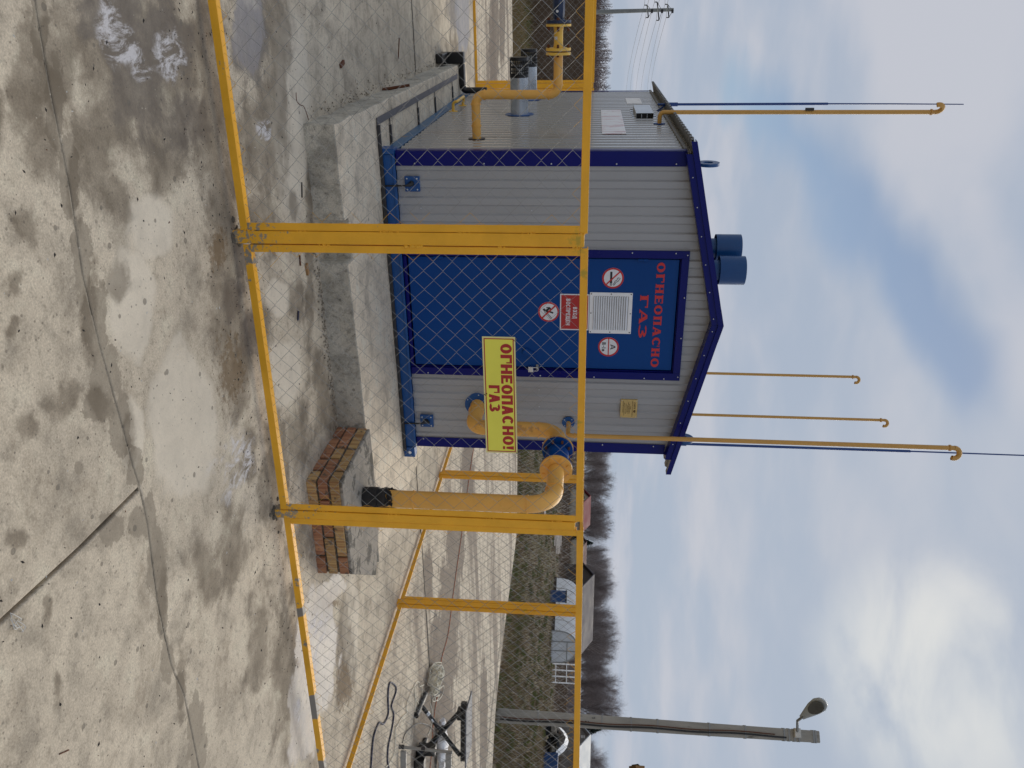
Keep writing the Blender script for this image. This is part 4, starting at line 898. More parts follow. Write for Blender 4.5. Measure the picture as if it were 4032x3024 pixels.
# two roof ventilators
for x, y in ((1.935, 6.2), (1.835, 6.47)):
    v = MB(); v.cyl((x, y, 2.40), (x, y, 2.60), .079, 32); n_ = v.build('roof_ventilator', 'cap_blue', cab, smooth=40)
    c = MB(); c.tube([(x, y, 2.575), (x, y, 2.772)], .112, 40, caps=False); c.tube([(x, y, 2.772), (x, y, 2.577)], .109, 40, caps=False); c.cyl((x, y, 2.768), (x, y, 2.773), .1115, 40); c.build('ventilator_hood', 'cap_blue', n_, smooth=40)

# ------------------------------------------------------------------ pipework
def weld(mb, p, axis, r): mb.ring(p, axis, r-.004, r+.0048, .010, 32)
def flange(mb, c, axis, r, th, rin, bolts=8, br=.009, bl=.02, bi=None, n=40, side=0):
    c = Vector(c); ax = Vector(axis).normalized(); mb.ring(c, axis, rin, r, th, n)
    u = ax.orthogonal().normalized(); w = ax.cross(u); keep = mb.mi
    if bi is not None: mb.mi = bi
    for k in range(bolts):
        a = 2*PI*(k+.5)/bolts; p = c+(u*math.cos(a)+w*math.sin(a))*(r*.80)
        if side >= 0: mb.cyl(p+ax*th/2, p+ax*(th/2+bl), br, 6)
        if side <= 0: mb.cyl(p-ax*th/2, p-ax*(th/2+bl), br, 6)
    mb.mi = keep
# main gas pipe in front of the cabin
mp_ = thing('gas_pipe', 'thick ochre gas pipe looping from the cabin wall down into the brick plinth', 'pipe', (2.78, 4.1, .2))
PR = .054
pa = MB(); path = fillet([(2.745, 5.335, .758), (2.775, 5.05, .758), (2.78, 5.05, 1.382), (2.78, 4.775, 1.382)], [.085, .14], 14)
pa.tube(path, PR, 32); weld(pa, (2.755, 5.26, .758), (.1, -1, 0), PR); weld(pa, (2.78, 5.05, 1.235), (0, 0, 1), PR); weld(pa, (2.777, 5.05, .86), (0, 0, 1), PR)
pa.build('pipe_run', 'pipe_yellow', mp_, smooth=45)
pa = MB(); path = fillet([(2.78, 4.50, 1.382), (2.78, 4.105, 1.382), (2.78, 4.105, .15)], [.15], 18)
pa.tube(path, PR, 32); weld(pa, (2.78, 4.105, 1.225), (0, 0, 1), PR); weld(pa, (2.78, 4.105, .52), (0, 0, 1), PR); weld(pa, (2.78, 4.27, 1.382), (0, 1, 0), PR)
pa.build('pipe_run', 'pipe_yellow', mp_, smooth=45)
fl = MB(); flange(fl, (2.78, 4.785, 1.382), (0, -1, 0), .107, .018, PR-.01, 8, side=-1); fl.build('pipe_flange', 'pipe_yellow', mp_, smooth=40)
fl = MB(); flange(fl, (2.78, 4.515, 1.382), (0, -1, 0), .107, .020, PR-.01, 8, .0105, .012, side=1); fl.build('pipe_flange', 'pipe_yellow', mp_, smooth=40)
fl = MB(); flange(fl, (2.78, 4.762, 1.382), (0, -1, 0), .105, .018, .02, 8, .009, .022, 1, side=1); flange(fl, (2.78, 4.540, 1.382), (0, -1, 0), .105, .018, .02, 8, .009, .020, 1, side=-1)
fl.tube([(2.78, 4.755, 1.382), (2.78, 4.735, 1.382), (2.78, 4.71, 1.382), (2.78, 4.59, 1.382), (2.78, 4.57, 1.382), (2.78, 4.547, 1.382)], [.062, .066, .078, .078, .066, .062], 32)
fl.build('insulating_joint', ['door_blue', 'rust'], mp_, smooth=40)
fl = MB(); fl.ring((2.735, 5.333, .757), (0, 1, 0), .045, .094, .008, 40); wf = fl.build('wall_flange', 'frame_blue', mp_, smooth=40)
rivets([(2.735+.082*math.cos(a), 5.326, .757+.082*math.sin(a)) for a in (0.6, 1.9, 3.0, 4.2, 5.5)], wf, .005)
sl = MB(); rg = random.Random(5)
for j in range(9):
    z = .20+j*.018
    sl.ring((2.78, 4.105, z), (0, 0, 1), .045, .063+rg.uniform(-.002, .008), .019, 22)
for j in range(26):
    a = rg.uniform(0, 2*PI); z = rg.uniform(.335, .385); p = Vector((2.78+.060*math.cos(a), 4.105+.060*math.sin(a), z))
    sl.obox(p, (.012*math.sin(a), -.012*math.cos(a), rg.uniform(-.006, .006)), (.003*math.cos(a), .003*math.sin(a), 0), (rg.uniform(-.012, .012), rg.uniform(-.01, .01), .018))
sl.build('pipe_sleeve', 'black_rubber', mp_)
# left inlet pipe
lp = thing('inlet_pipe', 'slim ochre pipe from the left cabin wall, running left into a dark blue valve', 'pipe', (.6, 5.88, 0))
QR = .031; yl = 5.88
pa = MB(); pa.tube(fillet([(.905, yl, .741), (.593, yl, .741), (.593, yl, 1.316), (.335, yl, 1.316)], [.062, .062], 12), QR, 24)
for p, ax in (((.80, yl, .741), (1, 0, 0)), ((.655, yl, .741), (1, 0, 0)), ((.593, yl, .805), (0, 0, 1)), ((.593, yl, 1.252), (0, 0, 1)), ((.53, yl, 1.316), (1, 0, 0))): weld(pa, p, ax, QR)
pa.build('pipe_run', 'pipe_yellow', lp, smooth=45)
pa = MB(); pa.tube([(.30, yl, 1.316), (.292, yl, 1.316), (.27, yl, 1.316), (.19, yl, 1.316), (.168, yl, 1.316), (.16, yl, 1.316)], [.034, .034, .0305, .0305, .034, .034], 24); pa.mi = 1
pa.box(.225, yl-.0335, 1.292, .243, yl-.0300, 1.310)
pa.build('pipe_run', ['pipe_yellow_bright', 'debris_pale'], lp, smooth=45)
for x0, s_ in ((.331, 1), (.304, -1)):
    fl = MB(); flange(fl, (x0, yl, 1.316), (1, 0, 0), .084, .017, .02, 4, .009, .022 if s_ < 0 else .012, 1, side=s_); fl.build('pipe_flange', ['pipe_yellow_bright', 'rust'], lp, smooth=40)
fl = MB(); flange(fl, (.156, yl, 1.316), (1, 0, 0), .084, .014, .02, 4, .010, .030, 1, side=1); fl.build('pipe_flange', ['pipe_yellow_bright', 'rust'], lp, smooth=40)
fl = MB(); flange(fl, (.133, yl, 1.316), (1, 0, 0), .083, .016, .02, 4, .012, .016, 1, side=-1); fl.build('pipe_flange', ['valve_blue', 'rust'], lp, smooth=40)
vb = MB(); vb.tube([(.128, yl, 1.316), (.118, yl, 1.316), (.10, yl, 1.316), (.085, yl, 1.316), (-.13, yl, 1.316), (-.17, yl, 1.316)], [.046, .036, .038, .041, .041, .036], 8)
vb.build('valve_body', 'valve_blue', lp, smooth=25)
vb = MB(); vb.ring((.071, yl-.042, 1.308), (0, 1, 0), .003, .0085, .006, 20); vb.ring((.071, yl-.0455, 1.308), (0, 1, 0), .0, .004, .004, 12); vb.build('valve_cap', 'zinc_bright', lp, smooth=40)
fl = MB(); fl.ring((.889, yl, .741), (1, 0, 0), .028, .060, .006, 32); fl.build('wall_flange', 'dark_steel', lp, smooth=40)
# pipe support further left, outside the view but holding the run
st_ = MB(); st_.box(-.55, yl-.03, 0, -.49, yl+.03, 1.27); st_.build('pipe_support', 'pipe_yellow', lp)
pa = MB(); pa.tube([(-.17, yl, 1.316), (-.9, yl, 1.316), (-1.4, yl, 1.316)], QR, 20); pa.build('pipe_run', 'pipe_yellow', lp, smooth=45)
# flues
for i, (y, x1, lab) in enumerate(((7.21, .58, 'nearer galvanised flue with black slotted end cap on the left cabin wall'), (8.35, .576, 'farther galvanised flue with black slotted end cap on the left cabin wall'))):
    zc = .935; r = .076
    fl_ = thing('flue', lab, 'flue', (.89, y, zc), 'balanced flues on the left wall')
    a = MB(); a.tube([(.90, y, zc), (x1, y, zc)], r, 36); a.build('flue_pipe', 'galvanised', fl_, smooth=40)
    a = MB(); a.ring((.887, y, zc), (1, 0, 0), r-.002, .122, .006, 36); a.build('wall_flange', 'frame_blue', fl_, smooth=40)
    a = MB(); rr_ = r+.003; x0 = x1-.148
    for xx, w in ((x1-.004, .026), (x1-.040, .006), (x1-.072, .010), (x1-.100, .005), (x0+.012, .024)): a.ring((xx, y, zc), (1, 0, 0), rr_-.004, rr_, w, 36)
    for k in range(26):
        an = 2*PI*k/26; d_ = Vector((0, math.cos(an), math.sin(an))); tn = Vector((0, -math.sin(an), math.cos(an)))
        a.obox(Vector((x1-.072, y, zc))+d_*(rr_-.002), (.060, 0, 0), tn*.0028, d_*.0017)
    a.cyl((x0+.002, y, zc), (x0-.002, y, zc), rr_*.96, 30)
    a.mi = 1; a.cyl((x1-.002, y, zc), (x0+.06, y, zc), .034, 20)
    a.build('slotted_cap', ['black_plastic', 'gray_metal'], fl_, smooth=40)
# vent risers with gooseneck tops
def goose(x, y, z, d, r, rb=.038):
    """points of a U bend at the head turning down towards unit direction d"""
    d = Vector(d); c = Vector((x, y, z))+d*rb; out = []
    for k in range(15):
        a = PI-math.radians(205)*k/14; out.append(c+d*(rb*math.cos(a))+Vector((0, 0, rb*math.sin(a))))
    return out
def riser(label, pts, rad, r, d, ztop, m='riser_ochre', flat=None):
    t = thing('vent_riser', label, 'vent pipe', pts[0], 'yellow vent risers with hooked tops')
    P = fillet(pts, rad, 8) if len(pts) > 2 else [Vector(p) for p in pts]
    g = goose(P[-1].x, P[-1].y, ztop, d, r, r*2.2)
    a = MB(); a.tube(P[:-1]+[Vector((P[-1].x, P[-1].y, ztop-.001))], r, 16); weld(a, (P[-1].x, P[-1].y, ztop-.03), (0, 0, 1), r+.001); a.build('riser_pipe', m, t, smooth=45)
    a = MB(); a.tube(g, r*1.06, 16, caps=False); a.tube([g[-2], g[-1]], r*.5, 8); a.build('gooseneck', m, t, smooth=50)
    return t
t_ = riser('yellow vent riser on the left cabin wall, with a dark clamp halfway up', [(.895, 6.6, 2.078), (.800, 6.6, 2.078), (.805, 6.6, 4.1)], [.034], .0165, (-.8, -.6, 0), 4.122)
a = MB(); a.ring((.884, 6.6, 2.078), (1, 0, 0), .014, .045, .006, 24); a.build('wall_flange', 'door_blue', t_)
a = MB(); a.box(.770, 6.575, 3.168, .788, 6.60, 3.228); a.build('clamp', 'dark_steel', t_)
t_ = riser('longest yellow vent riser, from a small blue flange at the right front corner', [(2.868, 5.335, 1.442), (2.874, 5.150, 1.442), (2.874, 5.150, 4.1)], [.034], .0165, (.92, -.38, 0), 4.142)
a = MB(); a.ring((2.865, 5.334, 1.440), (0, 1, 0), .014, .047, .008, 28); wf = a.build('wall_flange', 'frame_blue', t_)
rivets([(2.865+.037*math.cos(q), 5.328, 1.440+.037*math.sin(q)) for q in (.8, 2.4, 4.0, 5.5)], wf, .004)
a = MB(); weld(a, (2.874, 5.150, 1.492), (0, 0, 1), .0165); a.build('weld_bead', 'riser_ochre', t_)
riser('shorter thin vent riser behind the roof, nearer the ridge', [(3.09, 7.0, 1.9), (3.19, 7.0, 1.9), (3.19, 7.0, 4.0)], [.03], .0125, (.9, -.4, 0), 4.052)
riser('thin vent riser behind the roof, between the ridge and the right eave', [(3.09, 6.15, 1.9), (3.19, 6.15, 1.9), (3.19, 6.15, 4.0)], [.03], .0115, (.9, -.4, 0), 4.040)
# lightning rods
def rod(x, y, z0, zm, z1, label):
    t = thing('lightning_rod', label, 'lightning rod', (x, y, z0), 'blue lightning rods')
    a = MB(); a.tube([(x, y, z0+.09), (x, y, z0+.17)], .0165, 12); a.build('coupling', 'mast_blue', t, smooth=40)
    a = MB(); a.tube([(x, y, z0), (x, y, zm)], .0105, 12); a.build('lower_tube', 'mast_blue', t, smooth=40)
    a = MB(); a.tube([(x, y, zm), (x+.003, y, (zm+z1)/2), (x+.010, y+.01, z1)], [.0062, .0055, .0045], 8); a.build('rod_tip', 'dark_steel' if 0 else 'mast_blue', t, smooth=40)
    s_ = -1 if x < 2 else 1
    a = MB(); a.tube([(x, y, z0+.07), (x-s_*.08, y+.05, z0-.03)], .005, 6); a.tube([(x, y, z0+.07), (x-s_*.08, y-.05, z0-.03)], .005, 6); a.build('bracket', 'mast_blue', t)
rod(.835, 7.42, 2.12, 3.55, 4.66, 'slim blue lightning rod beside the clamped riser at the left eave')
rod(3.20, 5.66, 2.20, 4.08, 5.60, 'tall blue lightning rod behind the longest riser at the right eave')

# earthing strip laid on the foundation
es = thing('earthing_strip', 'dark flat steel earthing strip lying round the cabin on the foundation with short cross bars', 'earthing strip', (.7, 5.3, ZB))
a = MB(); a.box(.668, 5.27, ZB+.004, .712, 8.62, ZB+.010); a.build('strip', 'strip_steel', es, bevel=.001)
a = MB(); a.box(.713, 5.262, ZB+.004, 3.12, 5.284, ZB+.024); a.build('strip', 'dark_steel', es, bevel=.001)
for y in (5.618, 6.575, 7.33, 8.29):
    a = MB(); a.box(.755, y-.016, ZB+.005, .884, y+.016, ZB+.014); a.box(.713, y-.008, ZB+.005, .752, y+.008, ZB+.009); a.build('cross_bar', 'dark_steel', es)
# black cable duct round the rear left corner
dk = thing('cable_duct', 'black plastic cable duct stepping over the rear left corner of the foundation', 'duct', (.56, 8.85, 0))
a = MB(); a.box(.47, 8.76, .0, .585, 8.86, .235); a.box(.47, 8.45, .0, .56, 8.755, .075); a.box(.5855, 8.76, .183, .80, 8.86, .235); a.build('duct_run', 'black_plastic', dk, bevel=.012)
a = MB(); a.tube(fillet([(.80, 8.81, .21), (.845, 8.81, .21), (.845, 8.81, .46)], .04, 6), .032, 14); a.build('duct_bend', 'black_plastic', dk, smooth=40)

# ================================================================== BRICK PLINTH
bp_ = thing('brick_plinth', 'low plinth of striped red and yellow bricks with cement top around the pipe foot', 'plinth', (2.75, 4.0, 0))
PX0, PYF, PXR = 2.432, 3.722, 3.075
a = MB(); a.prism([(PX0+.012, PYF+.030, -.01), (PXR-.01, PYF+.010, -.01), (3.42, 4.17, -.01), (3.12, 4.37, -.01), (PX0+.012, 4.37, -.01)], (0, 0, .196)); a.build('core', 'mortar', bp_)
cm = MB(); cm.prism([(PX0+.006, PYF+.022, .186), (PXR-.004, PYF+.004, .186), (3.44, 4.175, .186), (3.13, 4.372, .186), (PX0+.006, 4.372, .186)], (0, 0, .022)); cm.build('cement_top', 'cement', bp_, bevel=.008, seg=3)
def brick(x0, y0, z0, x1, y1, z1, k, sh=0):
    b = MB(); b.add([(x0,y0+sh,z0),(x1,y0,z0),(x1,y1,z0),(x0,y1,z0),(x0,y0+sh,z1),(x1,y0,z1),(x1,y1,z1),(x0,y1,z1)],
                    [(0,3,2,1),(4,5,6,7),(0,1,5,4),(1,2,6,5),(2,3,7,6),(3,0,4,7)])
    b.build('brick', 'brick_yellow' if k else 'brick_red', bp_, bevel=.0035)
zc = [(.000, .054), (.066, .120), (.132, .186)]
rg = random.Random(11)
front = [[PX0, PX0+.255, PX0+.515, PXR], [PX0, PX0+.125, PX0+.385, PXR], [PX0, PX0+.255, PX0+.515, PXR]]
colr = [[1, 0, 0], [0, 0, 1], [1, 1, 0]]
side = [[PYF+.122, PYF+.255, PYF+.51, 4.372], [PYF+.255, PYF+.385, 4.372], [PYF+.122, PYF+.385, 4.372]]
cols = [[0, 0, 0], [1, 0], [1, 1]]
sk = lambda x: (x-PX0)*-.032
for r_ in range(3):
    z0, z1 = zc[r_]; o_ = rg.uniform(-.003, .003)
    for i in range(len(front[r_])-1):
        x0, x1 = front[r_][i]+(.006 if i else 0), front[r_][i+1]-.006
        depth = .250 if (r_ == 1 and i == 0) else .116
        j = rg.uniform(-.003, .003)
        brick(x0, PYF+sk(x0)+.012+j, z0+o_, x1, PYF+sk(x1)+.012+j+depth, z1+o_, colr[r_][i])
    for i in range(len(side[r_])-1):
        y0, y1 = side[r_][i]+.008+.012, side[r_][i+1]-.004
        j = rg.uniform(-.003, .003)
        brick(PX0+j, y0, z0+o_, PX0+.115, y1, z1+o_, cols[r_][i])

# ================================================================== FENCES
FD = Vector((.99904, -.0438, 0)); FN = Vector((.0438, .99904, 0))
class Line:
    def __init__(s, o, d, n): s.o, s.d, s.n = Vector(o), Vector(d), Vector(n)
    def __call__(s, a, b, z): return s.o+s.d*a+s.n*b+Vector((0, 0, z))
def lbox(mb, ln, s0, s1, b0, b1, z0, z1):
    c = ln((s0+s1)/2, (b0+b1)/2, (z0+z1)/2); mb.obox(c, ln.d*(s1-s0)/2, ln.n*(b1-b0)/2, (0, 0, (z1-z0)/2))
def angle_h(ln, s0, s1, z0, z1, top, w=.034, t=.004):          # L-angle rail: face plate plus flange on top or bottom
    a = MB(); lbox(a, ln, s0, s1, 0, t, z0, z1)
    if top: lbox(a, ln, s0, s1, t, w, z1-t, z1)
    else: lbox(a, ln, s0, s1, t, w, z0, z0+t)
    return a
def angle_v(ln, s0, s1, z0, z1, inner, w=.034, t=.004):
    a = MB(); lbox(a, ln, s0, s1, 0, t, z0, z1)
    if inner > 0: lbox(a, ln, s1-t, s1, t, w, z0, z1)
    else: lbox(a, ln, s0, s0+t, t, w, z0, z1)
    return a
def chain(ln, s0, s1, z0, z1, b, h=.0432, r=.00092, seed=0, sides=4, wob=.0025):
    """chain-link: vertical zigzag wires, hooked round one another; ends near the frame carry paint"""
    rg = random.Random(seed); mb = MB(); nw = int((s1-s0)/h)+1; nz = int((z1-z0)/h)+2
    def pos(i, k):
        ss = s0+i*h; zz = z0+k*h
        q = Vector((ss*1.7, zz*1.7, seed)); m = .010*mnoise.noise(q)+wob*mnoise.noise(q*5)
        n2 = .010*mnoise.noise(q+Vector((9, 3, 0)))+wob*mnoise.noise(q*5+Vector((4, 0, 0)))
        dd = .010*mnoise.noise(q*.8+Vector((0, 0, 5)))
        return ss+m, zz+n2, dd
    for w in range(nw):
        pts = []
        for k in range(nz+1):
            i = w+((k+w) % 2); ss, zz, dd = pos(i, k)
            if ss > s1 or ss < s0: ss = min(max(ss, s0), s1)
            zz = min(max(zz, z0), z1)
            tw = .0016 if (k % 2) else -.0016
            inset = .0012 if ((k+w) % 2) else -.0012
            pts.append(ln(ss-inset, b+dd+tw, zz))
        # tube segments
        n = sides
        for a_, b_ in zip(pts[:-1], pts[1:]):
            if (b_-a_).length < .004: continue
            mid = (a_+b_)/2-ln.o; sm = mid.dot(ln.d); zm = mid.z
            edge_ = min(sm-s0, s1-sm, zm-z0, z1-zm)
            mb.mi = 1 if edge_ < .035+.05*mnoise.noise(Vector((sm*9, zm*9, 1))) else 0
            t = (b_-a_).normalized(); u = t.cross(ln.n).normalized(); v = t.cross(u)
            vs = [p+(u*math.cos(2*PI*k/n+.5)+v*math.sin(2*PI*k/n+.5))*r for p in (a_-t*r*.6, b_+t*r*.6) for k in range(n)]
            mb.add(vs, [(k, (k+1) % n, n+(k+1) % n, n+k) for k in range(n)])
    return mb
def panel(parent, ln, s0, s1, zb, zt, seed, w=.033, groove=False, ymat2=None, zb1=.070, zbt=None, mesh_b=.012, sides=4, r=.00092, slope=0, ymat='fence_yellow', bmat='fence_yellow_flaked'):
    """one framed panel: two rails, two stiles, mesh. slope = rise of the top rail over the panel"""
    def tilt(mb, around=None):
        if slope:
            for i, v in enumerate(mb.v):
                sv = (Vector(v)-ln.o).dot(ln.d); f_ = (sv-s0)/(s1-s0)
                if v[2] > .8: mb.v[i] = (v[0], v[1], v[2]+slope*f_)
        return mb
    tilt(angle_h(ln, s0, s1, zt-w, zt, True)).build('top_rail', ymat, parent, bevel=.0012)
    if groove:
        q = MB(); lbox(q, ln, s0, s1, 0, .009, zb, zb+w); lbox(q, ln, s0, s1, .009, .021, zb, zb+.008); lbox(q, ln, s0, s1, .021, .029, zb, zb+w*.8); q.build('bottom_rail', bmat, parent)
    else: angle_h(ln, s0, s1, zb, zb+w, True, w=.040).build('bottom_rail', bmat, parent, bevel=.0012)
    tilt(angle_v(ln, s0, s0+w, zb+w+.0005, zt-w-.0005, -1)).build('stile', ymat2 or ymat, parent, bevel=.0012)
    tilt(angle_v(ln, s1-w, s1, zb+w+.0005, zt-w-.0005, 1)).build('stile', ymat2 or ymat, parent, bevel=.0012)
    a = chain(ln, s0+w*.6, s1-w*.6, zb+w*.6, zt-w*.6, mesh_b, seed=seed, sides=sides, r=r)
    tilt(a); o = a.build('wire_mesh', ['wire_galvanised', 'wire_painted'], parent); o['kind'] = 'stuff'
def beads(mb, ln, s, zs, seed=0, b=-.001, r=.004, n=7, spread=.03):
    rg = random.Random(seed)
    for z in zs:
        for k in range(n): mb.ball(ln(s+rg.uniform(-.002, .002), b+rg.uniform(-.001, .002), z+rg.uniform(-spread, spread)), r*rg.uniform(.6, 1.2), 6, 5)
L1 = Line((.928, 3.338, 0), FD, FN)
ff = thing('front_fence', 'nearest yellow framed chain link fence across the front, with flaking bottom rail', 'fence', (.928, 3.338, 0))
panel(ff, L1, -2.34, -.0365, .035, 1.548, 1, ymat2='fence_yellow_worn')
panel(ff, L1, .0265, 1.3835, .037, 1.552, 2, slope=.008, ymat2='fence_yellow_worn')
panel(ff, L1, 1.4345, 3.68, .046, 1.566, 3, slope=.022)
for s0, s1, zt in ((-.0345, .0215, 1.535), (1.3875, 1.4325, 1.525), (3.685, 3.735, 1.56), (-2.40, -2.344, 1.54)):
    a = MB(); lbox(a, L1, s0, s1, -.004, .045, -.05, zt); a.build('post', 'fence_yellow_worn', ff, bevel=.003)
bd = MB(); beads(bd, L1, -.0355, (1.30, 1.02, .66, .30, .72), 1); beads(bd, L1, .024, (1.49, 1.18, .40), 2); beads(bd, L1, .026, (.80,), 3, r=.008, n=16, spread=.035)
beads(bd, L1, 1.3855, (1.43, 1.10, .62, .25), 4); beads(bd, L1, 1.4335, (1.44, 1.05, .60, 1.2), 5); beads(bd, L1, -.0355, (.07,), 6, n=12); beads(bd, L1, 1.4335, (.08,), 7, n=10)
for s in (-.035, .025, 1.385, 1.434): beads(bd, L1, s, (1.522,), int(s*99)+200, n=8, spread=.014)
bd.build('weld_beads', 'fence_yellow', ff, smooth=60, kind='stuff')
# cement and old bent stubs where the posts meet the ground
ft = MB(); rg = random.Random(9)
for s in (0.0, 1.41):
    for k in range(22): ft.ball(L1(s+rg.gauss(0, .035), rg.gauss(.02, .03), .002), rg.uniform(.008, .020), 6, 4, (1, 1, .4))
ft.build('post_footing', 'mortar', ff, kind='stuff')
# right side fence and back fence
L2 = Line((4.655, 3.19, 0), (0, 1, 0), (1, 0, 0))
sf = thing('side_fence', 'yellow chain link fence along the right side, running away behind the ochre pipe', 'fence', (4.655, 3.19, 0))
prev = .03
for i, y in enumerate((5.325, 7.405, 9.50, 11.26)):
    s = y-3.19; panel(sf, L2, prev, s-.035, .02, 1.578, 20+i, sides=3, groove=True, bmat='fence_yellow', r=.0011)
    a = MB(); lbox(a, L2, s-.028, s+.028, -.004, .050, -.05, 1.57); a.build('post', 'fence_yellow', sf, bevel=.003); prev = s+.035
L3 = Line((-2.6, 11.30, 0), (1, 0, 0), (0, 1, 0))
kf = thing('back_fence', 'farthest yellow chain link fence across the rear, seen to the left of the cabin', 'fence', (-2.6, 11.30, 0))
prev = .0
for i, x in enumerate((-1.1, 1.03, 3.0, 4.62)):
    s = x+2.6; panel(kf, L3, prev, s-.035, .0, 1.575, 30+i, sides=3, groove=True, bmat='fence_yellow', r=.0012)
    a = MB(); lbox(a, L3, s-.030, s+.030, -.004, .050, -.05, 1.565); a.build('post', 'fence_yellow', kf, bevel=.003); prev = s+.035
# low cement curbs under the side fence posts
for y in (5.28, 7.38):
    pass

# warning board wired to the front fence
sg = thing('warning_board', 'yellow board with dark red letters wired to the middle of the front fence', 'sign', L1(.72, -.01, 1.09))
sx0, sx1, sz0, sz1 = .430, 1.014, 1.089, 1.238
yb = -.004
def lput(s, z, k=0): return L1(s, yb-.0032-.00012*k, z+(s-.43)*.010)
a = MB(); c = [L1(s, yb, z+(s-.43)*.010) for s, z in ((sx0, sz0), (sx1, sz0), (sx1, sz1), (sx0, sz1))]; a.prism(c, L1.n*-.0025)
a.build('board', 'sign_edge', sg)
a = MB(); a.add([lput(s, z, -2) for s, z in ((sx0+.007, sz0+.007), (sx1-.007, sz0+.007), (sx1-.007, sz1-.007), (sx0+.007, sz1-.007))], [(0, 1, 2, 3)]); a.build('board_face', 'sign_yellow', sg)
a = MB(); e, w = .007, .0045
for q in ((sx0+e, sz0+e, sx1-e, sz0+e+w), (sx0+e, sz1-e-w, sx1-e, sz1-e), (sx0+e, sz0+e+w, sx0+e+w, sz1-e-w), (sx1-e-w, sz0+e+w, sx1-e, sz1-e-w)):
    a.add([lput(q[0], q[1]), lput(q[2], q[1]), lput(q[2], q[3]), lput(q[0], q[3])], [(0, 1, 2, 3)])
a.build('border_line', 'sign_red', sg)
a = MB(); text(a, 'ОГНЕОПАСНО!', .462, 1.170, .529, .052, lput, gap=.11, stem=.36, thin=.21, serif=0); a.build('lettering', 'sign_red', sg)
a = MB(); text(a, 'ГАЗ', .665, 1.112, .134, .050, lput, gap=.13, stem=.36, thin=.22, serif=0); a.build('lettering', 'sign_red', sg)
for s, z in ((sx0+.012, sz1-.006), (sx1-.006, sz1+.0), (sx0+.28, sz0+.004)):
    a = MB(); a.tube(smooth_path([L1(s, yb-.006, z), L1(s+.004, yb-.010, z+.006), L1(s-.004, yb-.004, z+.012), L1(s, .012, z+.006), L1(s+.006, -.002, z-.004)], 4), .0014, 5); a.build('tie_wire', 'dark_steel', sg)

# ================================================================== POLES
# concrete street-lamp pole at the right
d0 = 18.2; pb_ = at(2836, d0)
lpz = zat(3222, 2870, d0)
lamp = thing('lamp_pole', 'tall weathered concrete pole with strapped black cable and a grey street lamp, at the right', 'street lamp', pb_)
vr = Vector((pb_.x, pb_.y, 0)).normalized(); rt = Vector((vr.y, -vr.x, 0))
top = pb_+rt*(.02)+Vector((0, 0, lpz))
def quadtube(mb, a, b, wa, wb):
    a, b = Vector(a), Vector(b); vs = []
    for p, w in ((a, wa), (b, wb)):
        for i, j in ((-1, -1), (1, -1), (1, 1), (-1, 1)): vs.append(p+rt*(i*w[0]*.5)+vr*(j*w[1]*.5))
    mb.add(vs, [(0, 3, 2, 1), (4, 5, 6, 7)]+[(k, (k+1) % 4, 4+(k+1) % 4, 4+k) for k in range(4)])
a = MB(); quadtube(a, pb_+Vector((0, 0, -.4)), top, (.29, .24), (.225, .18)); a.build('shaft', 'pole_concrete', lamp, bevel=.02)
cb = MB(); pts = []
for i in range(30):
    f_ = i/29; p = pb_.lerp(top, f_); w = .29-.065*f_
    pts.append(p+rt*(w*.5-.075+.012*math.sin(f_*23))-vr*(.135-.03*f_)+Vector((0, 0, 0)))
cb.tube(pts[:-3], .016, 8); cb.build('cable', 'black_plastic', lamp, smooth=50)
cb = MB(); cb.tube([p-rt*.045 for p in pts[:-4]], .010, 6); cb.build('conduit', 'rust', lamp, smooth=50)
for V_ in (2118, 2369, 2484, 2588, 2790, 2930, 3081, 3100, 3121, 3138, 3196, 3204):
    z = zat(V_, 2850, d0); f_ = z/lpz; p = pb_.lerp(top, f_); w = .29-.065*f_
    a = MB(); quadtube(a, p-Vector((0, 0, .014)), p+Vector((0, 0, .014)), (w+.016, .24-.06*f_+.016), (w+.016, .24-.06*f_+.016)); a.build('strap', 'gray_metal', lamp)
tx = MB()
for ch, V_, U_ in (('1', 2330, 2826), ('2', 2305, 2814)):
    z = zat(V_, U_, d0); f_ = z/lpz; o__ = pb_.lerp(top, f_)-vr*(.124-.03*f_)
    for q in glyph(ch, .6, .2, .16): tx.add([o__+rt*((-.09 if ch == '1' else -.09)+p[0]*.06+(.08 if ch == '2' else 0))+Vector((0, 0, p[1]*.07))-vr*.001 for p in q], [(0, 1, 2, 3)])
tx.build('painted_number', 'print_black', lamp)
# lamp head
zb_ = zat(3130, 2840, d0); hb = pb_+Vector((0, 0, zb_))-vr*.13
a = MB(); a.obox(hb-rt*.03, rt*.09, vr*.06, (0, 0, .06)); a.build('lamp_bracket', 'debris_pale', lamp, bevel=.01)
h0 = PY(2838, 3140, hb.y-.04); h1 = PY(2826, 3156, hb.y-.10); h2 = PY(2760, 3246, hb.y-.42)
a = MB(); a.tube([hb-rt*.03, h0, h1.lerp(h2, .1)], .026, 10); a.build('lamp_arm', 'gray_metal', lamp, smooth=50)
ax = (h2-h1); Ln = ax.length; ax.normalize(); sd_ = ax.cross(vr).normalized(); upv = sd_.cross(ax)
if upv.dot(vr) < 0: upv = -upv
a = MB(); prof = [(0, .050, .03), (.08, .062, .045), (.30, .100, .07), (.55, .140, .085), (.78, .150, .080), (.92, .110, .06), (.98, .06, .035), (1.0, .02, .01)]
vs = []; nn_ = 24
for f_, w, h in prof:
    for k in range(nn_):
        q = 2*PI*k/nn_; vs.append(h1+ax*(Ln*f_)+sd_*(w*math.cos(q))+upv*(h*(1.3*math.sin(q) if math.sin(q) > 0 else .30*math.sin(q))))
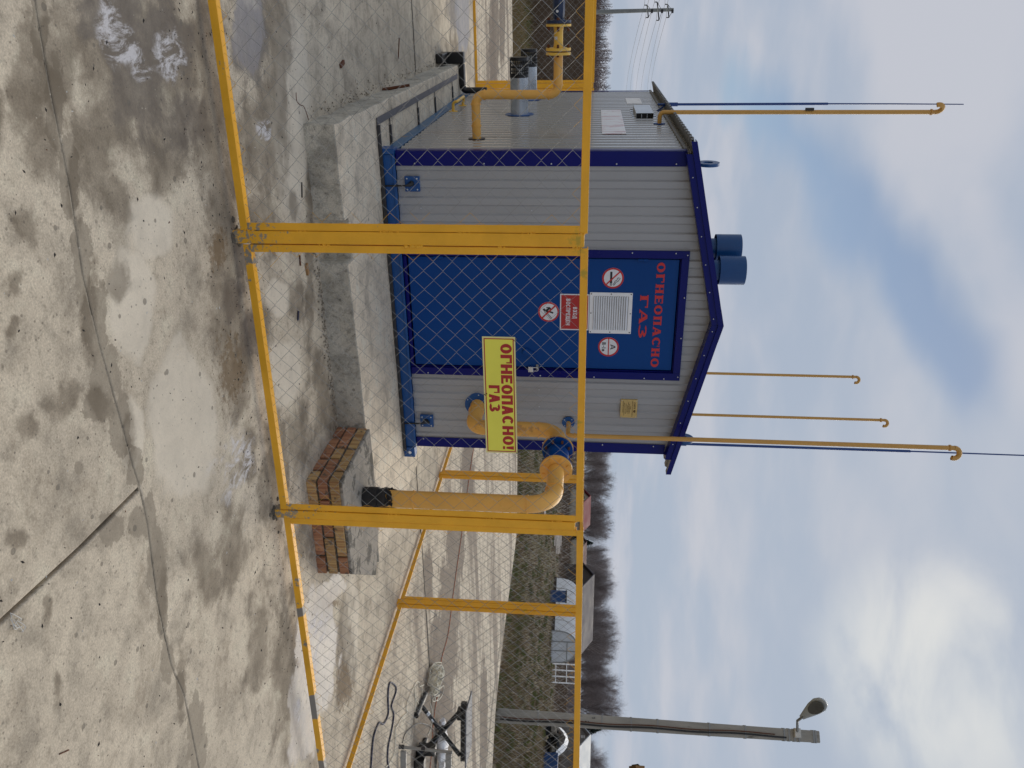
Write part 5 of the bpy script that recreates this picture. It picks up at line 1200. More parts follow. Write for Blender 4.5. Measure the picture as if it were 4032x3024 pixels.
a.add(vs, [(i*nn_+k, i*nn_+(k+1) % nn_, (i+1)*nn_+(k+1) % nn_, (i+1)*nn_+k) for i in range(len(prof)-1) for k in range(nn_)]+[tuple(range(nn_))[::-1], tuple(range((len(prof)-1)*nn_, len(prof)*nn_))])
a.build('lamp_head', 'lamp_silver', lamp, smooth=50)
a = MB(); cc = h1+ax*(Ln*.66)-upv*.030
vs = [cc+ax*(Ln*.27*math.cos(2*PI*k/24))+sd_*(.118*math.sin(2*PI*k/24)*(1+.12*math.cos(2*PI*k/24))) for k in range(24)]; a.prism(vs, -upv*.012); a.build('lamp_lens', 'lens_glass', lamp)
# wooden power pole, far left
dp = 72.0; pw = at(49, dp); ztp = zat(2652, 42, dp)
pp = thing('power_pole', 'distant slender power pole with three cross arms above the bare trees at the left', 'power pole', pw)
vr2 = pw.normalized(); rt2 = Vector((vr2.y, -vr2.x, 0))
a = MB(); a.tube([pw+Vector((0, 0, -.3)), pw-rt2*.12+Vector((0, 0, ztp))], [.19, .125], 12); a.build('shaft', 'pole_grey', pp, smooth=50)
wires = []
for V_, ul, ur, dv in ((2548, 20, 69, 5), (2588, 8, 80, 7), (2629, 17, 69, 5)):
    pl_ = PY(ul, V_, pw.y); pr_ = PY(ur, V_+dv, pw.y+.2); brc = PY(43, V_+19, pw.y)
    a = MB(); a.tube([pl_, pr_], .055, 6); a.build('cross_arm', 'dark_steel', pp)
    a = MB(); a.tube([pl_, brc], .018, 5); a.tube([pr_, brc], .018, 5); a.ring(brc, (0, 0, 1), .10, .17, .16, 10); a.build('brace', 'dark_steel', pp)
    for q in (pl_, pr_):
        a = MB(); a.tube([q, q-Vector((0, 0, .06)), q-Vector((0, 0, .12)), q-Vector((0, 0, .20))], [.015, .05, .03, .055], 8); a.build('insulator', 'dark_steel', pp); wires.append(q-Vector((0, 0, .22)))
ends = [(2462, 2478), (2478, 2494), (2503, 2515), (2524, 2533), (2548, 2556), (2561, 2568)]
order = [(0, 2465), (1, 2481), (2, 2503), (3, 2524), (4, 2548), (5, 2561)]
for i, q in enumerate(wires):
    yy = 170.0; V_ = order[i][1]; e_ = PY(382, V_, yy); back = PY(-400, 2700+i*12, 30.0)
    a = MB(); pts = []
    for k in range(26):
        t = k/25; p = q.lerp(e_, t)-Vector((0, 0, .35*4*t*(1-t)))
        pts.append(p)
    for k in range(8):
        t = k/7; pts.append(e_.lerp(e_+(e_-q)*.7, t)-Vector((0, 0, 2*t*(1-t))))
    pre = [q+(back-q)*(1-k/8)-Vector((0, 0, 1.0*(k/8)*(1-k/8))) for k in range(8)]
    a.tube(pre+pts, .013, 4); o = a.build('power_line', 'pole_grey'); tag(o, ('lowest', 'second lowest', 'third lowest', 'third highest', 'second highest', 'highest')[i]+' thin overhead wire where the wires meet the cabin edge', 'wire', 'overhead wires')

# ================================================================== TREES
def grow(seed, H, spread, nlimb, ntwig, lean=.0, droop=.25, start=.25, r0=.13, kind='round'):
    rg = random.Random(seed); tr = MB(); tw = MB()
    npt = 9; px = [0, 0]; trunk = []; topf = .96 if kind == 'cone' else .72
    for i in range(npt):
        f_ = i/(npt-1); px = [px[0]+rg.uniform(-.05, .05)*H*.07, px[1]+rg.uniform(-.05, .05)*H*.07]
        trunk.append(Vector((px[0]+lean*f_*H, px[1], f_*H*topf)))
    rad = [r0*(1-f_/(npt-1)*.93) for f_ in range(npt)]
    tr.tube(trunk, rad, 7, caps=False)
    limbs = []
    for i in range(nlimb):
        f_ = start+(1-start)*(i+rg.random())/nlimb*.95; k = min(npt-2, int(f_*(npt-1))); p = trunk[k].lerp(trunk[k+1], f_*(npt-1)-k)
        a = rg.uniform(0, 2*PI); env = math.sin(PI*min(1, (f_-start)/(1-start)*.78+.16))
        if kind == 'cone': env = (1-f_)*1.1+.12
        l = spread*env*rg.uniform(.7, 1.15); up = rg.uniform(.5, 1.3)+.9*f_ if kind == 'round' else rg.uniform(.5, 1.0)
        if kind == 'round': l = spread*rg.uniform(.80, 1.05)*(1.0 if f_ > .3 else .75)
        d = Vector((math.cos(a), math.sin(a), up)).normalized(); pts = [p]; n = 4
        if kind == 'round':
            c_ = Vector((0, 0, .56*H)); rx, rz_ = spread, .44*H; t_ = .2
            while t_ < 3*spread:
                q = p+d*t_-c_
                if (q.x**2+q.y**2)/rx**2+q.z**2/rz_**2 > 1: break
                t_ += .2
            l = max(.6, t_*rg.uniform(.80, .93))
        for j in range(n):
            d = (d+Vector((rg.uniform(-.25, .25), rg.uniform(-.25, .25), rg.uniform(-.12, .22)))*(.5 if kind == 'round' else 1)).normalized(); pts.append(pts[-1]+d*l/n)
        rr_ = r0*.34*(1.1-f_)+.012
        (tr if f_ < .75 else tw).tube(pts, [rr_*(1-j/n*.8) for j in range(n+1)], 4, caps=False); limbs.append((pts, rr_, l))
    for i in range(ntwig):
        pts, rr_, l = rg.choice(limbs); k = rg.randrange(len(pts)-1); t = rg.random(); p = pts[k].lerp(pts[k+1], t)
        dd = (pts[k+1]-pts[k]).normalized(); q = Vector((rg.gauss(0, 1), rg.gauss(0, 1), rg.gauss(.15, .8))).normalized(); d = (dd*.75+q*.9).normalized()
        ln_ = l*rg.uniform(.18, .46); r_ = rg.uniform(.007, .013)*(H/9)
        P = [p]
        for j in range(3):
            d = (d+Vector((rg.uniform(-.3, .3), rg.uniform(-.3, .3), rg.uniform(-.1-droop*.4*j, .25)))).normalized(); P.append(P[-1]+d*ln_/3)
        # flat three-sided twigs with forks
        tw.tube([P[0], P[1], P[3]], [r_, r_*.8, r_*.4], 3, caps=False)
        for j in range(3):
            k2 = rg.randrange(1, 4); d2 = (d+Vector((rg.gauss(0, .7), rg.gauss(0, .7), rg.gauss(0, .5)))).normalized()
            tw.tube([P[k2], P[k2]+d2*ln_*rg.uniform(.25, .6)], [r_*.6, r_*.3], 3, caps=False)
    return tr, tw
def tree_thing(name, label, cat, group, seed, bark, twig, **k):
    t = thing(name, label, cat, (0, 0, 0), group)
    a, b = grow(seed, **k); a.build('trunk', bark, t, smooth=60); b.build('crown', twig, t); return t
LBL_L = 'slim bare birch in the dense thicket behind the fields, left of the cabin'
LBL_R = 'bare spreading tree in the row along the horizon, right of the cabin'
protoL = [tree_thing('birch_tree', LBL_L, 'tree', 'birch thicket left of the cabin', 100+i, 'birch_white' if i % 2 == 0 else 'tree_bark', 'tree_twig_red', H=5.6, spread=.95, nlimb=34, ntwig=560, start=.16, r0=.050, kind='cone') for i in range(4)]
protoR = [tree_thing('bare_tree', LBL_R, 'tree', 'bare trees right of the cabin', 200+i, 'tree_bark' if i != 2 else 'birch_white', 'tree_twig', H=10.0, spread=4.0+.4*(i % 2), nlimb=44, ntwig=1900, start=.10, r0=.17, kind='round') for i in range(4)]
rg = random.Random(21)
def ground_h(p):
    r = math.hypot(p.x, p.y); h = -.13
    if r > 14: h += .10*mnoise.noise(Vector((p.x*.09, p.y*.09, 3)))*min(1, (r-14)/20)
    if r > 24: h += min(.10, (r-24)*.003)
    return h
usedL = [False]*4; usedR = [False]*4
def place(protos, used, i, p, sc, rz):
    p = Vector((p.x, p.y, ground_h(p)))
    if not used[i]:
        used[i] = True; t = protos[i]; t.location = p; t.rotation_euler = (0, 0, rz); t.scale = sc; return t
    return copy_thing(protos[i], None, p, rz, sc)
# thicket: tops read off the photograph as (U, V)
topL = [(-60, 2400), (0, 2395), (30, 2404), (60, 2408), (90, 2398), (130, 2378), (160, 2388), (195, 2400), (230, 2402), (260, 2392), (290, 2400), (320, 2384), (345, 2396), (370, 2402), (420, 2395)]
def interp(tab, u):
    for (a, b), (c, d) in zip(tab[:-1], tab[1:]):
        if a <= u <= c: return b+(d-b)*(u-a)/(c-a)
    return tab[-1][1]
for i in range(92):
    U = -50+i*4.9+rg.uniform(-3, 3); D_ = rg.uniform(118, 150); V_ = interp(topL, max(-60, min(420, U)))-rg.uniform(-4, 14)
    p = at(U, D_); V_ += 16; h = zat(V_, U, D_)-ground_h(p); s_ = max(.45, h/5.6)
    place(protoL, usedL, rg.randrange(4), p, (s_*1.5, s_*1.5, s_), rg.uniform(0, 6.28))
topR = [(1700, 2392), (1770, 2400), (1830, 2410), (1880, 2405), (1950, 2398), (1985, 2400), (2030, 2410), (2090, 2415), (2118, 2360), (2150, 2385), (2200, 2405), (2260, 2416), (2300, 2420), (2340, 2395), (2390, 2400), (2440, 2430), (2520, 2436), (2560, 2425), (2600, 2400), (2640, 2400), (2680, 2440), (2740, 2448), (2790, 2440), (2830, 2390), (2860, 2380)]
domes = [(1715, 2390, .9), (1768, 2408, 1.0), (1822, 2402, .9), (1890, 2418, 1.0), (1935, 2404, .9), (2018, 2407, .9), (2072, 2412, .95), (2100, 2396, .8), (2170, 2394, .85), (2212, 2408, .9), (2268, 2414, .95), (2312, 2420, 1.0), (2352, 2392, .8), (2408, 2414, .9), (2460, 2432, 1.0), (2520, 2440, 1.05), (2566, 2424, .9), (2622, 2402, .85), (2690, 2440, 1.0), (2738, 2430, .9), (2784, 2450, 1.05)]
dome_labels = ['bare tree half hidden by the right edge of the cabin', 'bare tree just clear of the right cabin wall', 'second bare tree out from the right cabin wall', 'bare tree rising above the outer elbow of the ochre pipe', 'bare tree just left of the crimson roof', 'bare tree behind the left end of the crimson roof', 'bare tree behind the right end of the crimson roof', 'bare tree between the crimson roof and the small spruce', 'bare tree behind the left end of the maroon roof', 'bare tree behind the middle of the maroon roof', 'bare tree behind the right end of the maroon roof', 'bare tree above the dark gable of the grey roofed house', 'bare tree behind the left end of the grey ridge', 'bare tree left of the middle of the grey ridge', 'bare tree behind the middle of the grey ridge', 'tall bare tree right of the middle of the grey ridge', 'bare tree behind the right end of the grey ridge', 'low bare tree above the left end of the white rail fence', 'tall bare tree above the right end of the white rail fence', 'bare tree between the white rail fence and the lamp pole', 'tallest bare tree, touching the left side of the lamp pole']
for (U, V_, k), lb in zip(domes, dome_labels):
    D_ = rg.uniform(148, 168); p = at(U, D_); s_ = (zat(V_+3, U, D_)-ground_h(p))/10.0; w_ = s_*k*.78
    place(protoR, usedR, rg.randrange(4), p, (w_, w_, s_), rg.uniform(0, 6.28))['label'] = lb
for i in range(30):
    U = 1706+i*37+rg.uniform(-12, 12); D_ = rg.uniform(185, 215); V_ = rg.uniform(2364, 2398)
    if U > 2800 or abs(U-2135) < 26: continue
    p = at(U, D_); s_ = (zat(V_, U, D_)-ground_h(p))/10.0
    place(protoR, usedR, rg.randrange(4), p, (s_, s_, s_), rg.uniform(0, 6.28))['label'] = 'low bare tree in the back row along the horizon, right of the cabin'
for U, V_, D_, lab in ((2835, 2395, 210, 'bare bushy tree partly hidden by the lamp pole'), (2940, 2345, 190, 'low bare tree just left of the white roof'), (2990, 2398, 140, 'bare fine-twigged tree behind the white roof'), (3020, 2380, 150, 'bare tree at the right picture edge above the white roof'), (2895, 2330, 230, 'small distant bare tree beside the dark spruce')):
    p = at(U, D_); s_ = (zat(V_, U, D_)-ground_h(p))/10
    t = copy_thing(protoR[rg.randrange(4)], lab, Vector((p.x, p.y, ground_h(p))), rg.uniform(0, 6), (s_*.85, s_*.85, s_), 'bare trees at the far right')
# undergrowth behind the trunks: one mass of twigs nobody could count
def scrub(name, U0, U1, D0, D1, n, hmax, m, lab, seed, hmin=.4, V0=None):
    rg = random.Random(seed); mb = MB()
    for i in range(n):
        U = rg.uniform(U0, U1); D_ = rg.uniform(D0, D1); p = at(U, D_); p.z = ground_h(p)-.05; h = rg.uniform(hmin, hmax); w = rg.uniform(.012, .03)*D_/120
        d = Vector((rg.gauss(0, .22), rg.gauss(0, .22), 1)).normalized(); v = Vector((p.x, p.y, 0)).normalized(); s_ = Vector((v.y, -v.x, 0))
        a = rg.uniform(0, PI); s2 = (s_*math.cos(a*.5)+v*math.sin(a*.5))
        b_ = p+d*h; mid = p+d*h*.5+Vector((rg.gauss(0, .1), rg.gauss(0, .1), 0))
        mb.add([p-s2*w, p+s2*w, mid+s2*w*.8, b_, mid-s2*w*.8], [(0, 1, 2, 3, 4)])
    o = mb.build(name, m); o['kind'] = 'stuff'; tag(o, lab, 'undergrowth'); return o
scrub('undergrowth', -80, 420, 120, 165, 16000, 3.2, 'tree_twig_red', 'dark brown undergrowth filling the birch thicket at the left', 5)
scrub('undergrowth', 1690, 2830, 165, 240, 16000, 2.8, 'tree_twig', 'dark undergrowth at the foot of the tree row on the right', 6)
# spruces
def spruce(label, U, Vt, D_, w):
    p = at(U, D_); z0 = ground_h(p); H = zat(Vt, U, D_)-z0; t = thing('spruce_tree', label, 'tree', (p.x, p.y, z0)); rg = random.Random(int(U))
    a = MB(); a.tube([p+Vector((0, 0, z0)), p+Vector((0, 0, z0+H*.95))], [.14, .02], 7); a.build('trunk', 'tree_bark', t)
    b = MB(); n = 30
    for i in range(n):
        f_ = i/(n-1); z = z0+H*(.05+.93*f_); R_ = w*(1-f_)**.85*rg.uniform(.8, 1.15)+.06
        for k in range(16):
            q = rg.uniform(0, 2*PI); R2 = R_*rg.uniform(.65, 1.12); d = Vector((math.cos(q), math.sin(q), 0)); s2 = Vector((-d.y, d.x, 0)); c = Vector((p.x, p.y, z))
            e = c+d*R2+Vector((0, 0, -.18*R2+.10*R2*R2/w)); hw = .16*R2+.05
            b.add([c+Vector((0, 0, .06)), c+d*R2*.55-s2*hw+Vector((0, 0, -.1*R2)), e, c+d*R2*.55+s2*hw+Vector((0, 0, -.1*R2))], [(0, 1, 2, 3)])
            for j in range(3):
                m_ = c+d*R2*(.4+.2*j); b.add([m_, m_+s2*hw*1.1+Vector((0, 0, -.16)), m_+d*.12, m_-s2*hw*1.1+Vector((0, 0, -.16))], [(0, 1, 2, 3)])
    b.build('crown', 'spruce', t)
spruce('dark green spruce just right of the lamp pole', 2868, 2370, 120, 2.1)
spruce('small dark spruce beside the crimson roof', 2136, 2338, 135, 1.6)

# ================================================================== FAR BUILDINGS AND GARDEN THINGS
def house(name, label, cat, Ua, Ub, D_, Vr, Ve, wallm, roofm, depth=7, gable='left', over=.35, Vb=None, win=None):
    """ridge runs along the view's width; gable end turned to the camera on one side"""
    pa, pb2 = at(Ua, D_), at(Ub, D_); g = ground_h(pa); t = thing(name, label, cat, ((pa.x+pb2.x)/2, (pa.y+pb2.y)/2, g))
    X = (pb2-pa); Ln = X.length; X.normalize(); v = Vector((-X.y, X.x, 0))
    if v.dot(pa) < 0: v = -v
    zr = zat(Vr, (Ua+Ub)/2, D_); ze = zat(Ve, (Ua+Ub)/2, D_)
    # the body is turned a little so that its gable shows
    a_ = math.radians(24 if gable == 'left' else -24); X = Vector((X.x*math.cos(a_)-X.y*math.sin(a_), X.x*math.sin(a_)+X.y*math.cos(a_), 0)); v = Vector((-X.y, X.x, 0))
    o0 = pa if gable == 'left' else pb2-X*Ln
    o0 = Vector((o0.x, o0.y, g)); dz = lambda z: Vector((0, 0, z-g))
    c = [o0, o0+X*Ln, o0+X*Ln+v*depth, o0+v*depth]
    w = MB(); w.prism([c[0], c[0]+v*depth, c[0]+v*depth+dz(ze), c[0]+v*depth/2+dz(zr-.05), c[0]+dz(ze)], X*Ln); w.build('wall', wallm, t)
    r = MB(); ov = X*over
    dn_ = Vector((0, 0, -(zr-ze)*over/(depth/2)))
    for s_ in (0, 1):
        e0 = c[0]+(v*depth if s_ else Vector())+dz(ze)+(v if s_ else -v)*over+dn_; rd = c[0]+v*depth/2+dz(zr)
        r.prism([e0-ov, rd-ov, rd-ov+Vector((0, 0, .12)), e0-ov+Vector((0, 0, .12))], X*(Ln+2*over))
    r.build('roof', roofm, t)
    if win:
        gx = c[0] if gable == 'left' else c[1]; s_ = -X if gable == 'left' else X
        m = MB(); cc = gx+v*depth*.5+dz(ze+(zr-ze)*.32)+s_*.02
        for k in range(win): m.obox(cc+Vector((0, 0, .16*k)), v*.35, s_*.03, (0, 0, .05))
        m.build('louvre', 'debris_pale' if wallm == 'gable_grey' else 'gable_dark', t)
    return t
house('house', 'distant low house with crimson roof behind the fence post, right of the cabin', 'house', 1992, 2100, 105, 2322, 2288, 'gable_cream', 'roof_red', depth=5.5, win=1)
house('house', 'distant long house with dark maroon roof among the bare trees', 'house', 2168, 2300, 130, 2306, 2284, 'gable_cream', 'roof_maroon', depth=6)
house('house', 'distant house with dull grey roof and dark open gable behind the greenhouse', 'house', 2318, 2596, 78, 2334, 2286, 'gable_dark', 'roof_grey', depth=6.5, over=.25)
house('house', 'house with white roof and weathered gable at the far right', 'house', 2958, 3120, 92, 2322, 2270, 'gable_grey', 'roof_pale', depth=7.5, win=3)
# timber house whose eave corner reaches in at the right
d_ = 26; c_ = at(3044, d_); t = thing('timber_house', 'brown timber eave corner reaching in at the right picture edge', 'house', c_)
vv = c_.normalized(); rr2 = Vector((vv.y, -vv.x, 0)); zt = zat(2540, 3015, d_); zb2 = zat(2492, 3015, d_)
a = MB(); a.obox(c_+rr2*1.6+vv*1.5+Vector((0, 0, (zb2-.5)/2)), rr2*1.5, vv*1.4, (0, 0, (zb2-.5)/2+.4)); a.build('wall', 'timber', t)
a = MB(); a.obox(c_+rr2*.45+Vector((0, 0, zb2+.10)), rr2*.75, vv*1.5, (0, 0, .12)); a.build('wall_plate', 'timber', t)
a = MB(); a.prism([c_-rr2*.36+Vector((0, 0, zt-.20)), c_-rr2*.22+Vector((0, 0, zt-.02)), c_+rr2*3.2+Vector((0, 0, zt+1.6)), c_+rr2*3.2+Vector((0, 0, zt+1.35))], vv*3.0); a.build('roof', 'gable_dark', t)
# greenhouse
D_ = 52.5; ga, gb = at(2278, D_+.6), at(2612, D_); gm = at(2486, D_-.2)
gh = thing('greenhouse', 'white film covered arched greenhouse standing in the field', 'greenhouse', Vector((gm.x, gm.y, ground_h(gm))))
g0 = gh.location.z; X = Vector((gm.x-ga.x, gm.y-ga.y, 0)); Lg = X.length; X.normalize(); Yv = Vector((gb.x-gm.x, gb.y-gm.y, 0)); Wg = Yv.length*1.0; Yn = Vector((-X.y, X.x, 0))
Yn = -Yn if Yn.dot(Yv) < 0 and False else Yn
# the tunnel: its near end faces right-front, the tunnel runs back to the left
Eo = Vector((gm.x, gm.y, g0)); Ed = Yv.normalized(); Tn = Vector((-Ed.y, Ed.x, 0)); 
Td = (X*-1.0)
Hg = 1.62; NA = 14
archp = [(Wg/2-Wg/2*math.cos(PI*k/NA), max(0, Hg*min(1, (math.sin(PI*k/NA))**.62))) for k in range(NA+1)]
cv = MB(); ns = 5
for j in range(ns):
    a0, a1 = Lg*j/ns+.015, Lg*(j+1)/ns-.015; vs = []
    for aa in (a0, a1):
        for x, z in archp: p = Eo+Td*aa+Ed*x; vs.append((p.x, p.y, g0+z))
    m = NA+1; q = MB(); q.add(vs, [(k, k+1, m+k+1, m+k) for k in range(NA)]); q.build('film_cover', 'film_white', gh, smooth=60)
q = MB(); q.add([Eo+Ed*x+Vector((0, 0, z)) for x, z in archp], [tuple(range(NA+1))]); q.build('end_panel', 'film_grey', gh)
q = MB(); q.tube([Eo+Ed*x-Tn*.0+Td*-.03+Vector((0, 0, z)) for x, z in archp], .035, 6)
for f_ in (.33, .62): q.tube([Eo+Td*-.04+Ed*Wg*f_, Eo+Td*-.04+Ed*Wg*f_+Vector((0, 0, Hg*.93))], .03, 6)
q.tube([Eo+Td*-.04+Ed*Wg*.33+Vector((0, 0, 1.0)), Eo+Td*-.04+Ed*Wg*.97+Vector((0, 0, 1.0))], .025, 6); q.build('end_frame', 'gray_metal', gh)
q = MB(); q.obox(Eo+Td*Lg/2-Vector((0, 0, -.06)), Td*Lg/2, Ed*.05, (0, 0, .14)); q.build('base_board', 'gable_dark', gh)
p = at(2352, D_-5); g_ = ground_h(p); bn = thing('water_bin', 'blue water bin standing in front of the greenhouse', 'bin', (p.x, p.y, g_))
a = MB(); a.cyl((p.x, p.y, g_), (p.x, p.y, g_+.92), .33, 20); a.build('bin_body', 'bin_blue', bn, smooth=40); a = MB(); a.ring((p.x, p.y, g_+.92), (0, 0, 1), .28, .36, .07, 20); a.build('bin_rim', 'junk_dark', bn)
# white rail fence
pa, pb2 = at(2618, 55), at(2692, 55.5); rf_ = thing('rail_fence', 'white pipe rail fence to the right of the greenhouse', 'fence', Vector((pa.x, pa.y, ground_h(pa))))
for k in range(4):
    p = pa.lerp(pb2, k/3); g_ = ground_h(p); a = MB(); a.cyl((p.x, p.y, g_), (p.x, p.y, g_+1.55), .045, 8); a.build('post', 'film_white', rf_)
for z in (.25, .95, 1.5):
    a = MB(); a.tube([pa+Vector((0, 0, ground_h(pa)+z)), pb2+Vector((0, 0, ground_h(pb2)+z))], .032, 6); a.build('rail', 'film_white', rf_)
# log pile
pa = at(2125, 50); g_ = ground_h(pa); lg = thing('log_pile', 'short pile of pale peeled poles lying left of the greenhouse', 'log pile', (pa.x, pa.y, g_)); rg = random.Random(4)
for k in range(9):
    u0, u1 = rg.uniform(2080, 2100), rg.uniform(2150, 2192); z = .08+.085*(k//2); p, q = at(u0, 50+.15*k), at(u1, 50+.12*k)
    a = MB(); a.tube([(p.x, p.y, g_+z), (q.x, q.y, g_+z+rg.uniform(-.05, .05))], .06, 7); a.build('pole', 'log_pale', lg)
# grey sheet lying in the weeds
p0, p1 = at(2000, 31), at(2034, 31); g_ = ground_h(p0)
a = MB(); a.obox(Vector(((p0.x+p1.x)/2, (p0.y+p1.y)/2, g_+.30)), (p1-p0)*.8, Vector((p0.y, -p0.x, 0)).normalized().cross(Vector((0, 0, 1)))*.8, (0, 0, .02)); o = a.build('roofing_sheet', 'roof_grey'); tag(o, 'slate grey sheet lying in the weeds just behind the ochre pipe', 'sheet')
# covered junk heap at the right
D_ = 47; jk = thing('junk_heap', 'heap of dark scrap half covered with a white tarpaulin, far right in the field', 'junk heap', at(2925, D_)); g_ = ground_h(jk.location); rg = random.Random(8); jk.location.z = g_
a = MB()
for k in range(90):
    U = rg.uniform(2852, 3000); f_ = (U-2852)/148; p = at(U, D_+rg.uniform(-.6, .9)); h = (.95*math.sin(PI*min(1, f_*1.05+.05))**.6+.05)*rg.uniform(.2, .95)
    s_ = rg.uniform(.08, .22); a.mi = rg.randrange(2); a.obox((p.x, p.y, g_+h*.9), (s_, rg.uniform(-.1, .1), rg.uniform(-.08, .08)), (rg.uniform(-.05, .05), s_*.8, 0), (rg.uniform(-.05, .05), 0, s_*.5))
a.build('scrap', ['junk_dark', 'junk_brown'], jk, kind='stuff')
vs = []; nu, nv = 26, 6
for i in range(nu+1):
    f_ = i/nu; U = 2868+f_*142
    for j in range(nv+1):
        g2 = j/nv; p = at(U, D_-.2+g2*1.6); top_ = 1.28*math.sin(PI*min(1, f_*.90+.16))**.55 if f_ < .96 else .3
        low = top_-(.10+.62*max(0, f_-.28)*1.25)
        z = low+(top_-low)*min(1, g2*1.6)+.05*mnoise.noise(Vector((i*.5, j*.7, 2))); vs.append((p.x, p.y, g_+max(.15, z)))
a = MB(); a.add(vs, [(i*(nv+1)+j, (i+1)*(nv+1)+j, (i+1)*(nv+1)+j+1, i*(nv+1)+j+1) for i in range(nu) for j in range(nv)]); a.build('tarpaulin', 'tarp_white', jk, smooth=60)
p = at(3008, D_-.5); a = MB(); a.obox((p.x, p.y, g_+.42), (.36, .1, 0), (-.1, .36, 0), (0, 0, .38)); a.build('crate', 'bin_blue', jk, bevel=.03)

# ================================================================== THINGS LYING ON THE YARD, right
def gpts(L_, z=.008): return [G(U, V, z) for V, U in L_]
def zoomA(l): return [(1400+x/3.16, 2500+y/3.16) for x, y in l]
a = MB(); a.tube(smooth_path(gpts(zoomA([(150, 1800), (190, 1655), (205, 1450), (225, 1270), (265, 1150), (300, 1090), (345, 1110), (385, 1050), (410, 960), (405, 800), (412, 650), (440, 590), (500, 640), (500, 720), (455, 850), (450, 900), (475, 980), (465, 1100), (430, 1280), (405, 1400), (400, 1560), (415, 1655), (430, 1760)]))), .0075, 8)
o = a.build('blue_hose', 'cable_navy', smooth=60); tag(o, 'navy blue cable laid in a long loop on the concrete beyond the side fence', 'cable')
a = MB(); a.tube(smooth_path([G(U, V, .008) for V, U in ((1895, 1600), (1865, 1765), (1845, 1900), (1818, 2105), (1800, 2230), (1784, 2345), (1765, 2494), (1741, 2586), (1730, 2650), (1725, 2720), (1712, 2800), (1705, 2865), (1700, 2960), (1690, 3060))]), .0055, 6)
o = a.build('orange_cord', 'cable_orange', smooth=60); tag(o, 'thin orange cord stretched across the concrete beyond the side fence', 'cord')
wc = thing('white_cable', 'tangled coil of cream cable with a loose end trailing over the concrete', 'cable', G(2640, 1690))
a = MB(); rg = random.Random(12); c0, c1 = G(2622, 1692), G(2745, 1690)
for k in range(20):
    f_ = rg.random(); n = 12; pts = []; ph = rg.uniform(0, 6.28); cA = c0.lerp(c1, rg.uniform(.25, .6)); ra, rb2 = rg.uniform(.35, .75), rg.uniform(.06, .16)
    ax_ = (c1-c0).normalized(); ay_ = Vector((-ax_.y, ax_.x, 0))
    for j in range(n):
        q = ph+2*PI*j/n*rg.uniform(.97, 1.03); pts.append(cA+ax_*(ra*(c1-c0).length*.55*math.cos(q))+ay_*(rb2*1.6*math.sin(q)*rg.uniform(.8, 1.2))+Vector((0, 0, .01+rg.uniform(0, .11))))
    a.tube(smooth_path(pts+[pts[0]], 3), .0060, 5)
a.build('cable_coil', 'cable_white', wc, smooth=60)
a = MB(); a.tube(smooth_path(gpts(zoomA([(850, 620), (800, 640), (795, 595), (755, 592), (700, 700), (640, 850), (632, 920), (640, 970), (575, 1030), (520, 1130), (497, 1160), (495, 1240), (490, 1400), (470, 1500), (420, 1600), (380, 1640)]))), .0048, 6)
a.tube(smooth_path(gpts(zoomA([(740, 640), (738, 760), (760, 820), (810, 900), (815, 950), (770, 970), (735, 940), (745, 850), (740, 720)]))), .0045, 6)
a.tube(smooth_path(gpts(zoomA([(960, 560), (1020, 660), (1040, 760), (1000, 820), (960, 800)])+[(1745, 2700), (1742, 2735), (1720, 2760), (1710, 2740)])), .0045, 6)
a.tube(smooth_path(gpts(zoomA([(820, 620), (830, 760), (845, 900)]))), .0045, 6)
a.tube(smooth_path(gpts(zoomA([(930, 850), (960, 1000), (940, 1150), (900, 1250)]))), .0045, 6)
a.build('cable_end', 'cable_white', wc, smooth=60)
# black X-frame stand with flat grey plate
f1, f2 = G(2775, 1650), G(2960, 1650)
AX = (f2-f1); AX.z = 0; wS = AX.length; AX.normalize(); AY = Vector((-AX.y, AX.x, 0)); sc_ = F/(f1.dot(_fw)-EYE*_fw.z)
Hs = 185/sc_; cS = (f1+f2)/2
xs = thing('folding_stand', 'black folding stand with crossed legs and flat grey plate beyond the side fence', 'stand', cS)
def sp(x, y, z): return cS+AX*x+AY*y+Vector((0, 0, z))
hw = wS/2
a = MB(); a.tube([sp(-hw, -.03, .04), sp(hw*.95, -.03, Hs-.05)], .022, 10); a.mi = 1; 
for f_ in (.12, .24): a.tube([sp(-hw+2*hw*f_, -.03, .04+(Hs-.09)*f_), sp(-hw+2*hw*(f_+.05), -.03, .04+(Hs-.09)*(f_+.05))], .0235, 10)
a.build('leg', ['black_plastic', 'zinc_bright'], xs, smooth=50)
a = MB(); a.tube([sp(hw, .03, .05), sp(-hw*.8, .03, Hs-.05)], .024, 10); a.build('leg', 'black_plastic', xs, smooth=50)
a = MB(); a.tube([sp(-hw-.02, -.24, .022), sp(-hw, .22, .022)], .026, 10); a.build('foot', 'black_plastic', xs, smooth=50)
a = MB(); a.tube([sp(hw+.02, -.24, .022), sp(hw, .22, .022)], .026, 10); a.build('foot', 'black_plastic', xs, smooth=50)
a = MB(); a.cyl(sp(0, -.05, Hs*.5), sp(0, .05, Hs*.5), .022, 12); a.build('pivot', 'dark_steel', xs)
a = MB(); a.obox(sp(0, 0, Hs-.015), AX*(hw*1.22), AY*.03, (0, 0, .030)); a.obox(sp(-hw*.75, 0, Hs-.05), AX*.05, AY*.05, (0, 0, .03)); a.build('top_beam', 'black_plastic', xs, bevel=.005)
a = MB(); a.obox(sp(0, .05, Hs+.024), AX*(hw*1.18), AY*.20, (0, 0, .007)); a.build('plate', 'plate_top', xs, bevel=.003)
